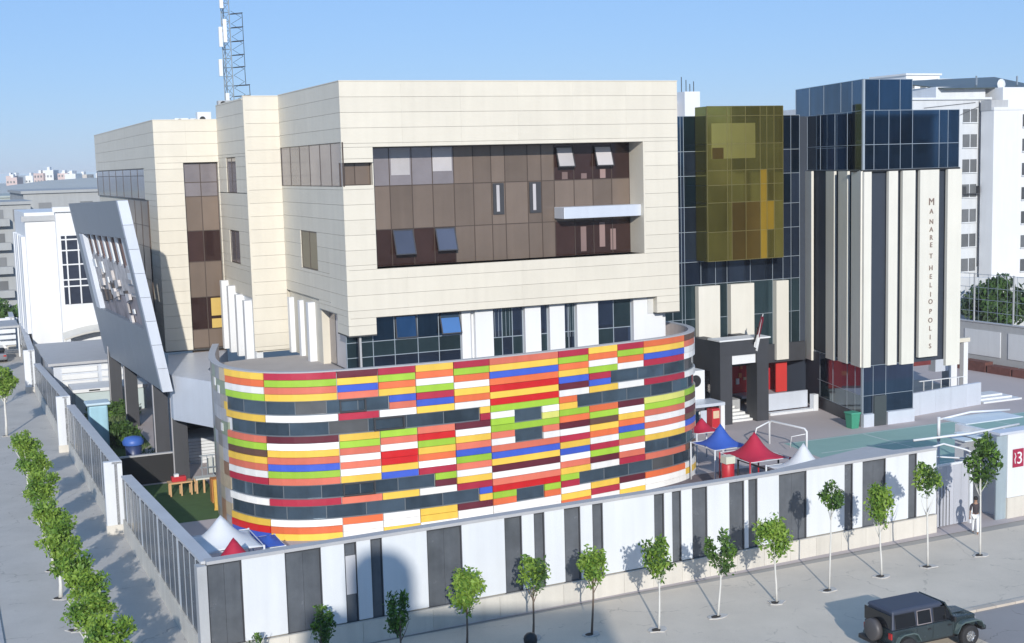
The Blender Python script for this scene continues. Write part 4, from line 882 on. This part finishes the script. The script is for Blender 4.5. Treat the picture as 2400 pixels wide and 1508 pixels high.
for s_,t_,z_,lb in ((-4.2,23.5,21.2,'white rooftop air conditioner nearest the mast on the lower roof'),(-3.1,24,21.2,'squat rooftop air conditioner at the left end of the row'),(-2.9,22.5,21.3,'tall white rooftop air conditioner by the wall step'),(-1.6,22,22.25,'dark rooftop air conditioner right at the mast foot')):
    o=thing('air_conditioner',lb,'air conditioner',s_,t_,z_-.1,'rooftop air conditioners')
    MB().box(0,.9,0,.6,0,.75 if 'tall' in lb else .5).build('case',WHITE2 if 'dark' not in lb else GREYW,o,bevel=.03); MB().lathe([(0,-.02),(.2,-.02),(.2,.03)],(.32,0,.26),14,'y').build('fan_grille',BLACK,o)
# ------------------------------------------------------------------ trees
def crownmesh(name,rx,ry,rz,n,leaf,seed,mats,lumps=16,sparse=0.0,spread=.38):
    rd=random.Random(seed); mb=MB(); cs=[]
    for k in range(lumps):
        u=rd.uniform(-1,1); a=rd.uniform(0,6.283); r=rd.uniform(.35,.80)
        cs.append((rx*r*math.sqrt(1-u*u)*math.cos(a),ry*r*math.sqrt(1-u*u)*math.sin(a),rz*r*u,rd.uniform(.7,1.25),rd.randint(0,len(mats)-1)))
    for i in range(n):
        c=rd.choice(cs); q=[rd.gauss(0,1) for _ in range(3)]; l=math.sqrt(sum(v*v for v in q)); rr=rd.random()**.45*spread*c[3]
        p=Vector((c[0]+q[0]/l*rr*rx,c[1]+q[1]/l*rr*ry,c[2]+q[2]/l*rr*rz))
        d=Vector([rd.gauss(0,1) for _ in range(3)]).normalized(); e=d.cross(Vector([rd.gauss(0,1) for _ in range(3)])).normalized(); s=leaf*rd.uniform(.6,1.3)
        mi=c[4] if rd.random()<.7 else rd.randint(0,len(mats)-1)
        mb.add([p-d*s,p+e*s*.45,p+d*s,p-e*s*.45],[(0,1,2,3)],mi)
    me=bpy.data.meshes.new(name); me.from_pydata(mb.v,[],mb.f)
    for mt_ in mats: me.materials.append(mt_)
    me.polygons.foreach_set('material_index',mb.m); me.update(); return me
def tree(label,s,t,th_,cz,rx,rz,me,group,bark=BARK,lean=0.0,r0_=.045,rotz=0,limbs=5,pit=True,rad=1.0,seed=0):
    rd=random.Random(seed+int(s*10)); o=thing('young_tree',label,'tree',s,t,0,group)
    f=MB(); f.tube([(0,0,-.02),(.03+lean*.3,.02,th_*.4),(lean*.7,-.02,th_*.75),(lean,0,cz)],[r0_*1.25,r0_,r0_*.85,r0_*.5],8)
    for k in range(limbs):
        a=k*6.283/limbs+rd.random(); z=th_*.85+k*.08; f.tube([(lean*.8,0,z),(lean+math.cos(a)*rx*.35,math.sin(a)*rx*.35,z+rz*.5),(lean+math.cos(a)*rx*.6,math.sin(a)*rx*.6,z+rz*1.0)],[r0_*.5,r0_*.33,r0_*.15],5)
    f.build('trunk',bark,o,smooth=True)
    c=bpy.data.objects.new('crown',me); COL.objects.link(c); c.parent=o; c.location=(lean,0,cz); c.rotation_euler=(0,0,rotz); c.scale=(rad*rd.uniform(.82,1.12),rad*rd.uniform(.85,1.1),rad*rd.uniform(.85,1.22)); c.rotation_euler=(rd.uniform(-.2,.2),rd.uniform(-.2,.2),rotz)
    if pit:
        rd2=random.Random(int(s*7)); pts=[]
        for k in range(9):
            a=k/9*6.283; r=.20+rd2.random()*.16; pts.append((r*math.cos(a)*1.4,r*math.sin(a)))
        MB().prism(pts,.0,.05).build('planting_pit',M('pit_dust',(.50,.48,.45),.95,var=.2,scale=5),o)
        MB().prism([(x*.45-.12,y*.5-.05) for x,y in pts],.0,.075).build('soil',SOIL,o)
    return o
C1=crownmesh('crown',.72,.72,.85,1300,.105,1,[LEAF2,LEAF2,LEAF],22,spread=.5)
C2=crownmesh('crown',.62,.62,.85,1000,.10,2,[LEAF,LEAF2,LEAF3],16,spread=.45)
C3=crownmesh('crown',.62,.62,.95,800,.095,3,[LEAF3,LEAF,LEAF3],14,spread=.42)
C4=crownmesh('crown',.75,.75,.62,520,.10,4,[LEAF,LEAF3],9,spread=.33)
GT='young trees planted along the front wall'
FT_=[('leftmost front sapling, its leaf tips just poking into the bottom edge',-9.9,-20.2,.9,1.4,C4,.8,0),
('dark green sapling in front of the wide dark infill near the corner',-7.9,-21.2,1.4,2.1,C3,.95,.1),
('slim dark young tree before the shaded stretch of white wall',-5.1,-21.9,1.4,2.3,C3,1.0,0),
('bright round yellow-green young tree in front of the wall below the dark infill',-2.1,-20.7,1.5,2.35,C1,1.0,.05),
('olive green oval young tree right of the brightest round one',.55,-20.9,1.6,2.6,C2,1.05,.05),
('small bright round tree right of the olive green oval one',2.7,-21.6,1.9,2.75,C1,.86,.12),
('tall grey-green young tree at the middle of the front wall',5.2,-22.4,1.9,2.85,C2,1.12,.05),
('bushy dark young tree between two dark infills, with a leaning crown',8.0,-22.2,1.8,2.75,C3,1.12,.18),
('full bright green tree with white trunk right of the bushy dark one',11.0,-21.9,1.9,2.85,C1,.98,-.12),
('tallest sparse tree with a thin bare white trunk and flat loose crown',13.8,-21.65,3.4,4.2,C4,1.15,.1),
('dense round tree between the tallest sparse tree and the tall narrow one',16.9,-21.2,1.9,3.3,C1,.95,-.15),
('tall narrow tree with curved white trunk before the last narrow dark infill',19.5,-21.1,2.6,4.0,C2,.98,-.1),
('tall loose tree in front of the open gate, rightmost of the front trees',22.65,-20.9,3.0,4.3,C3,1.3,-.05)]
for i,(lb,s_,t_,th_,cz,me,rad,ln) in enumerate(FT_):
    tree(lb,s_,t_,th_,cz,.6,.7,me,GT,lean=ln,rotz=i*1.7,rad=rad,seed=i,bark=BARK if i>5 or i<1 else BARK2,r0_=.042 if i!=9 else .035)
c=bpy.data.objects.new('crown',C4); COL.objects.link(c)
o=[x for x in COL.objects if x.name.startswith('young_tree')][-1]; c.parent=o; c.location=(.5,.1,5.1); c.scale=(.8,.8,1.2)
K1=crownmesh('crown',1.15,1.15,1.05,2300,.12,11,[LEAF2,LEAF2,LEAF],20,spread=.40)
K2=crownmesh('crown',1.05,1.15,1.0,2000,.12,12,[LEAF,LEAF2,LEAF2],17,spread=.42)
K3=crownmesh('crown',1.2,1.0,1.0,2100,.12,13,[LEAF,LEAF2,LEAF2],18,spread=.42)
GL='street trees along the left pavement'
LT=[('tall bright street tree with white trunk at the left edge of the photo',-15.5,32.5,2.6,3.9,K1,1.15),
('street tree at the far end of the dense green row, next after the gap',-15.3,14.2,1.6,2.8,K1,.95),
('second street tree of the dense row, counted from its far end',-15.2,8.2,1.6,2.8,K2,1.0),
('third street tree of the dense row from its far end, with dark inner leaves',-15.3,2.9,1.6,2.8,K3,1.0),
('street tree in the middle of the dense row, narrower and brighter',-15.35,-2.6,1.5,2.6,K1,.85),
('street tree just before the row widens near the corner, bright topped',-15.4,-7.0,1.5,2.7,K1,.9),
('full street tree level with the wall corner end of the row',-15.2,-11.5,1.5,2.8,K2,.98),
('third nearest street tree of the row, mid green and bushy',-15.2,-15.2,1.5,2.8,K3,.92),
('second nearest street tree of the row, darker green',-15.2,-18.2,1.5,2.8,K2,.9),
('nearest street tree cut off by the bottom edge of the photo',-15.1,-21.2,1.5,2.75,K3,1.0),
('street tree beyond the tall one, at the left edge near the far grey wall',-15.8,44,1.8,3.2,K2,1.1),
('distant street tree by the far road at the left edge',-16.2,60,1.8,3.4,K1,1.2)]
for i,(lb,s_,t_,th_,cz,me,rad) in enumerate(LT):
  rad*=.92 if 0<i<10 else .8
  tree(lb,s_,t_,th_,cz,1.0,1.0,me,GL,lean=.05,rotz=i*2.1,rad=rad,seed=i+40,r0_=.08)
K4=crownmesh('crown',2.6,2.6,1.6,5000,.2,31,[LEAF3,LEAF,LEAF3],36,spread=.35)
def bush(label,s,t,z,sc,me=K4,name='bush',g=None):
    o=thing(name,label,'bush',s,t,z,g); MB().tube([(0,0,-z if z<3 else 0),(0,0,.4)],[.1,.05],6).build('stem',BARK2,o)
    c=bpy.data.objects.new('foliage',me); COL.objects.link(c); c.parent=o; c.location=(0,0,.6*sc[2]); c.scale=sc
bush('dark green bush above the parked car port beside the white villa',-13.6,92,1.5,(1.4,1.4,1.5))
K5=crownmesh('crown',2.6,2.6,1.6,5000,.2,33,[LEAF3,M('leaf_dusky',(.05,.085,.04),.6,var=.3,scale=5,trans=.2)],36,spread=.35)
bush('big dark shrub behind the mesh at the far right edge',74,32,2.0,(1.5,1.3,1.9),K5); bush('smaller dark shrub behind the mesh right of the glass building',67,40,1.5,(.8,.8,1.3),K5)
bush('dark shrub in the shade behind the blue bin',-8.6,25,0,(.55,.8,.8)); bush('leafy shrub beyond the far dark columns in the rear yard',-7.8,36.5,0,(.9,.5,.6)); bush('low dark shrub along the inside of the third side wall section',-9.8,28.5,0,(.5,1.1,.7))
random.seed(9)
mb=MB()
for k in range(2600):
    x=random.uniform(-10.9,-7.0); y=random.uniform(18,36); h=random.uniform(.1,.3); a=random.random()*6; mb.add([(x,y,.03),(x+.08*math.cos(a),y+.08*math.sin(a),.03),(x+.04,y+.05,h)],[(0,1,2)])
top(mb,'rough_grass',M('rough_grass',(.10,.14,.05),.9,var=.3,scale=1),label='rough dry grass in the rear yard behind the side wall',cat='grass',kind='stuff')
# ------------------------------------------------------------------ parked car under the villa wall
o=thing('parked_car','grey car parked in the shade beside the white villa, only its rear seen','car',-14.2,72,0)
MB().box(-.9,.9,0,4.3,.3,.95).build('body',M('car_grey',(.25,.25,.27),.3,metal=.4),o,bevel=.15); MB().box(-.75,.75,.7,3.2,.95,1.45).build('cabin',CARGL,o,bevel=.18)
for x in (-.9,.72):
    for y in (.9,3.4): MB().lathe([(0,0),(.32,0),(.32,.18),(0,.18)],(x,y,.32),14,'x').build('wheel',TYRE,o)
for x in (-.8,.55): piece('tail_light',x,x+.25,-.03,.05,.65,.8,REDLAMP,o)
o=thing('car_port','small flat car port roof of pale sheets beside the villa','canopy',-13.8,76,0)
piece('roof',-1.6,2.0,0,6,3.0,3.2,GREYW,o)
for x in (-1.5,1.8): piece('post',x,x+.15,.1,.25,0,3,WHITE2,o)
for k in range(3): piece('sheet',-1.3,1.6,-.1,-.02,2.5-k*.6,2.9-k*.6,WHITE2,o)
# ------------------------------------------------------------------ jeep-like off-road car
J=thing('offroad_car','dark green boxy off-road car with hardtop and covered spare wheel parked at bottom right','car',12.95,-28.3,0)
def bx(n,mat,*a,**k): return MB().box(*a).build(n,mat,J,**k)
# lower tub and sills
mb=MB()
prof=[(-2.05,.52),(-1.95,.5),(.72,.5),(.72,1.12),(-2.05,1.12)]
for y0,y1 in ((-.78,.78),):
    mb.prism([(a,b) for a,b in prof],y0,y1)
mb.v=[(x,z,y) for x,y,z in mb.v]; mb.build('body',CAR,J,bevel=.03)
hood=MB().add([(.72,-.74,.6),(2.0,-.56,.6),(2.0,.56,.6),(.72,.74,.6),(.72,-.72,1.16),(2.0,-.52,1.06),(2.0,.52,1.06),(.72,.72,1.16)],[(0,3,2,1),(4,5,6,7),(0,1,5,4),(1,2,6,5),(2,3,7,6),(3,0,4,7)]).build('hood',CAR,J,bevel=.07)
MB().box(1.0,1.7,-.28,.28,1.12,1.15).build('hood_vent',CAR,hood,bevel=.01)
ht=MB().add([(-2.06,-.76,1.12),(.42,-.76,1.12),(.42,.76,1.12),(-2.06,.76,1.12),(-1.98,-.66,1.72),(.22,-.66,1.72),(.22,.66,1.72),(-1.98,.66,1.72)],[(0,3,2,1),(4,5,6,7),(0,1,5,4),(1,2,6,5),(2,3,7,6),(3,0,4,7)]).build('hardtop',CARTOP,J,bevel=.05)
MB().add([(-2.04,-.72,1.70),(.33,-.72,1.70),(.33,.72,1.70),(-2.04,.72,1.70),(-1.95,-.64,1.83),(.22,-.64,1.84),(.22,.64,1.84),(-1.95,.64,1.83)],[(0,3,2,1),(4,5,6,7),(0,1,5,4),(1,2,6,5),(2,3,7,6),(3,0,4,7)]).build('roof',CARTOP,J,bevel=.06)
MB().add([(.78,-.70,1.14),(.78,.70,1.14),(.40,.64,1.74),(.40,-.64,1.74)],[(0,1,2,3)]).build('windscreen',CARGL,J)
MB().tube([(.80,-.72,1.12),(.40,-.67,1.76),(.40,.67,1.76),(.80,.72,1.12)],.035,6).build('windscreen_frame',CAR,J)
MB().add([(.42,-.74,1.12),(.76,-.72,1.12),(.42,-.67,1.68)],[(0,1,2)]).add([(.42,.74,1.12),(.76,.72,1.12),(.42,.67,1.68)],[(0,1,2)]).build('quarter_window',CARGL,J)
for sy in (-1,1):
    for a,b in ((-1.92,-1.0),(-.92,-.28),(-.18,.38)):
        y0=sy*.772; y1=sy*.690
        w_=MB().add([(a,y0,1.17),(b,y0,1.17),(b-.02,y1,1.66),(a+.02,y1,1.66)],[(0,1,2,3)]).build('window',CARGL,J)
        MB().tube([(a,y0,1.17),(b,y0,1.17),(b-.02,y1,1.66),(a+.02,y1,1.66),(a,y0,1.17)],.016 if a!=-.92 else .022,5).build('frame',M('frame_grey',(.25,.22,.22),.5) if a==-.92 else BLACK,w_)
    for a,b in ((-.95,-.26),(-.22,.66)):
        d=MB().box(a,b,sy*.785-.006,sy*.785+.006,.58,1.10).build('door',CAR,J,bevel=.004); MB().box(b-.2,b-.05,sy*.80-.012,sy*.80+.012,.93,.97).build('handle',BLACK,d)
    m_=MB().box(.50,.60,sy*.98-.11,sy*.98+.11,1.13,1.33).build('mirror',BLACK,J,bevel=.03); MB().tube([(.6,sy*.76,1.12),(.56,sy*.9,1.2)],.02,6).build('mirror_arm',BLACK,m_)
    # fenders
    for cx,l0,l1 in ((1.42,.80,2.08),(-1.42,-1.98,-.88)):
        pts=[(l0,.62),(l0+.18,.92),(l0+.34,.99),(l1-.34,.99),(l1-.16,.92),(l1,.66)]
        f=MB()
        for (xa,za),(xb,zb_) in zip(pts,pts[1:]):
            y0,y1=sorted((sy*.62 if cx>0 else sy*.77,sy*.94))
            f.add([(xa,y0,za),(xb,y0,zb_),(xb,y1,zb_-.03),(xa,y1,za-.03),(xa,y0,za-.05),(xb,y0,zb_-.05),(xb,y1,zb_-.09),(xa,y1,za-.09)],[(0,1,2,3),(7,6,5,4),(0,4,5,1),(3,2,6,7),(0,3,7,4),(1,5,6,2)])
        f.build('fender',M('fender_green',(.10,.14,.14),.35,metal=.2),J)
        w_=MB().lathe([(.2,-.12),(.36,-.13),(.405,-.09),(.405,.09),(.36,.13),(.2,.12)],(cx,sy*.80,.405),26,'y').build('wheel',TYRE,J,smooth=True)
        r_=MB().lathe([(0,.02),(.06,.02),(.10,-.02),(.20,.0),(.235,.035)],(0,0,0),24,'y')
        if sy<0: r_.v=[(x,-y,z) for x,y,z in r_.v]
        for k in range(5):
            a=k*6.283/5; r_.bar((.03*math.cos(a),sy*.05,.03*math.sin(a)),(.21*math.cos(a),sy*.06,.21*math.sin(a)),.07,.03)
        r_.build('rim',RIM,w_,loc=(cx,sy*.86,.405))
    MB().box(-2.10,-2.04,sy*.68-.08,sy*.68+.08,.80,1.02).build('tail_light',REDLAMP,J,bevel=.01)
    MB().lathe([(0,.03),(.09,.02),(.10,-.02)],(2.02,sy*.38,.88),16,'x').build('headlight',M('lamp_glass',(.7,.7,.72),.1),J)
MB().box(-2.10,-2.05,-.72,.72,1.18,1.68).build('rear_window',CARGL,J,bevel=.01)
MB().box(-2.28,-2.06,-.85,.85,.42,.60).build('rear_bumper',BLACK,J,bevel=.04); MB().box(2.05,2.28,-.8,.8,.48,.66).build('front_bumper',BLACK,J,bevel=.05)
for k in range(7): MB().box(2.0,2.03,-.27+k*.08,-.23+k*.08,.72,.98).build('grille_slot',BLACK,J)
MB().lathe([(0,-.14),(.33,-.14),(.40,-.08),(.41,.10),(0,.10)],(-2.24,.06,.98),28,'x').build('spare_wheel_cover',M('cover_grey',(.075,.07,.072),.5,var=.1),J,smooth=True)
MB().box(-1.9,2.0,-.45,.45,.3,.5).build('chassis',BLACK,J)
# small dark dome at the bottom edge
o=thing('dark_bollard','black round topped object poking in at the bottom edge below the olive tree','bollard',-.15,-22.2,0)
MB().lathe([(.16,0),(.16,.25),(.23,.3),(.26,.5),(.24,.64),(.15,.74),(0,.78)],(0,0,0),20).build('dome',BLACK,o,smooth=True)
# ------------------------------------------------------------------ person at the gate
Pn=thing('person','person in a dark top and white trousers walking by the open gate','person',24.9,-18.2,0,rot=2.4)
def skin(name,verts,edges,rad,mat,parent,root=0,lv=1):
    me=bpy.data.meshes.new(name); me.from_pydata(verts,edges,[]); o=bpy.data.objects.new(name,me); COL.objects.link(o)
    md=o.modifiers.new('k','SKIN'); md.use_smooth_shade=True
    for i,v in enumerate(me.skin_vertices[0].data): v.radius=(rad[i],rad[i]); v.use_root=(i==root)
    sb=o.modifiers.new('s','SUBSURF'); sb.levels=lv; sb.render_levels=lv
    me.materials.append(mat); o.parent=parent; return o
V_=[(0,0,.95),(0,0,1.12),(0,.01,1.30),(0,.01,1.45),(0,.0,1.55),(0,-.01,1.66),(0,-.02,1.72),
 (.09,0,.90),(.10,-.12,.50),(.10,-.08,.10),(.10,-.22,.05),(-.09,0,.90),(-.10,.12,.50),(-.10,.30,.16),(-.10,.20,.05),
 (.19,.01,1.40),(.24,.08,1.13),(.25,.0,.90),(.25,-.03,.80),(-.19,.01,1.40),(-.24,-.06,1.13),(-.24,-.18,.92),(-.24,-.21,.83)]
E_=[(0,1),(1,2),(2,3),(3,4),(4,5),(5,6),(0,7),(7,8),(8,9),(9,10),(0,11),(11,12),(12,13),(13,14),(3,15),(15,16),(16,17),(17,18),(3,19),(19,20),(20,21),(21,22)]
Rr=[.13,.12,.14,.11,.05,.095,.07,.085,.06,.04,.035,.085,.06,.04,.035,.055,.042,.033,.03,.055,.042,.033,.03]
for side,(hx,hy,hz) in ((18,V_[18]),(22,V_[22])):
    for q in range(5):
        i0=len(V_); dx=(-.03+.015*q); L_=[.04,.065,.072,.066,.05][q]
        V_+= [(hx+(dx if q else .03*(-1 if side==18 else 1)),hy-.01*q+.02,hz-.04),(hx+(dx if q else .045*(-1 if side==18 else 1)),hy-.01*q+.01,hz-.04-L_)]; Rr+=[.010,.008]; E_+=[(side,i0),(i0,i0+1)]
skin('body',V_,E_,Rr,SKIN,Pn)
skin('trousers',[V_[i] for i in (0,7,8,9,11,12,13)],[(0,1),(1,2),(2,3),(0,4),(4,5),(5,6)],[.15,.105,.08,.065,.105,.08,.065],WHITE,Pn)
skin('shirt',[(0,0,.93)]+[V_[i] for i in (1,2,3,15,16,19,20)],[(0,1),(1,2),(2,3),(3,4),(4,5),(3,6),(6,7)],[.15,.14,.155,.12,.075,.06,.075,.06],M('shirt_dark',(.05,.04,.045),.8),Pn)
hd=MB().lathe([(0,.13),(.07,.115),(.10,.06),(.105,.0),(.09,-.04)],(0,.015,1.72),14).build('hair',M('hair_black',(.012,.010,.010),.7),Pn,smooth=True)
MB().lathe([(0,.03),(.016,.0),(0,-.02)],(0,-.115,1.655),8).build('nose',SKIN,Pn)
for x in (-.035,.035): MB().lathe([(0,.012),(.012,0),(0,-.012)],(x,-.10,1.69),8).build('eye',BLACK,Pn)
MB().box(-.025,.025,-.108,-.10,1.61,1.618).build('mouth',M('lips',(.2,.07,.06),.5),Pn)
# ------------------------------------------------------------------ the building the picture is taken from (its shadow falls on the wall)
o=bpy.data.objects.new('photographer_building',None); COL.objects.link(o); tag(o,'pale near building, its rounded roof tank throwing the shadow on the front wall','building')
P_=M('near_building',(.55,.52,.47),.8,var=.05,streak=.05)
MB().box(-16,18,-26,-2.5,0,16.2).box(-3.5,8.1,-14,-8,16.2,21.3).build('wall',P_,o)
MB().lathe([(1.25,0),(1.25,6.4),(1.15,6.9),(.8,7.3),(.3,7.5),(0,7.52)],(-.7,-8.2,16.2),24).build('roof_tank',WHITE,o,smooth=True)
for f in range(4):
    for c in range(8): piece('window',-14+c*4,-12.2+c*4,-2.52,-2.44,2+f*3.7,3.7+f*3.7,DW,o)

# blocks across the front road, out of the frame: the glass facades mirror them
NB=M('across_beige',(.42,.38,.33),.85,var=.08,streak=.05); NB2=M('across_grey',(.30,.30,.31),.85,var=.08)
for s_,t_,w_,d_,h_,mt_,lb in ((52,-62,16,14,17,NB,'beige apartment block across the front road, mirrored in the dark glass tower'),(71,-58,14,14,22,NB2,'tall grey block across the front road, second from the junction'),(88,-60,20,14,15,NB,'low wide block across the front road at the far right end')):
    o=aptblock('apartment_block',lb,s_,t_,w_,d_,h_,mt_,int(h_/3.2),4,DW,ww=1.6,left=True)
    for f in range(int(h_/3.2)):
        for c in range(4): piece('window',(c+.5)*w_/4-.8,(c+.5)*w_/4+.8,d_-.02,d_+.06,2+f*3.2,3.5+f*3.2,DW,o)

hz=MB().box(-6500,6500,-6500,6500,-1,36).build('haze',[],None); hz.data.materials.clear()
hm=bpy.data.materials.new('haze_air'); hm.use_nodes=True; hn=hm.node_tree.nodes; hn.remove(hn['Principled BSDF'])
pv=hn.new('ShaderNodeVolumePrincipled'); pv.inputs['Color'].default_value=(.90,.95,1,1); pv.inputs['Density'].default_value=.00022; pv.inputs['Anisotropy'].default_value=-.1
hm.node_tree.links.new(pv.outputs[0],hn['Material Output'].inputs['Volume']); hz.data.materials.append(hm); tag(hz,kind='stuff')
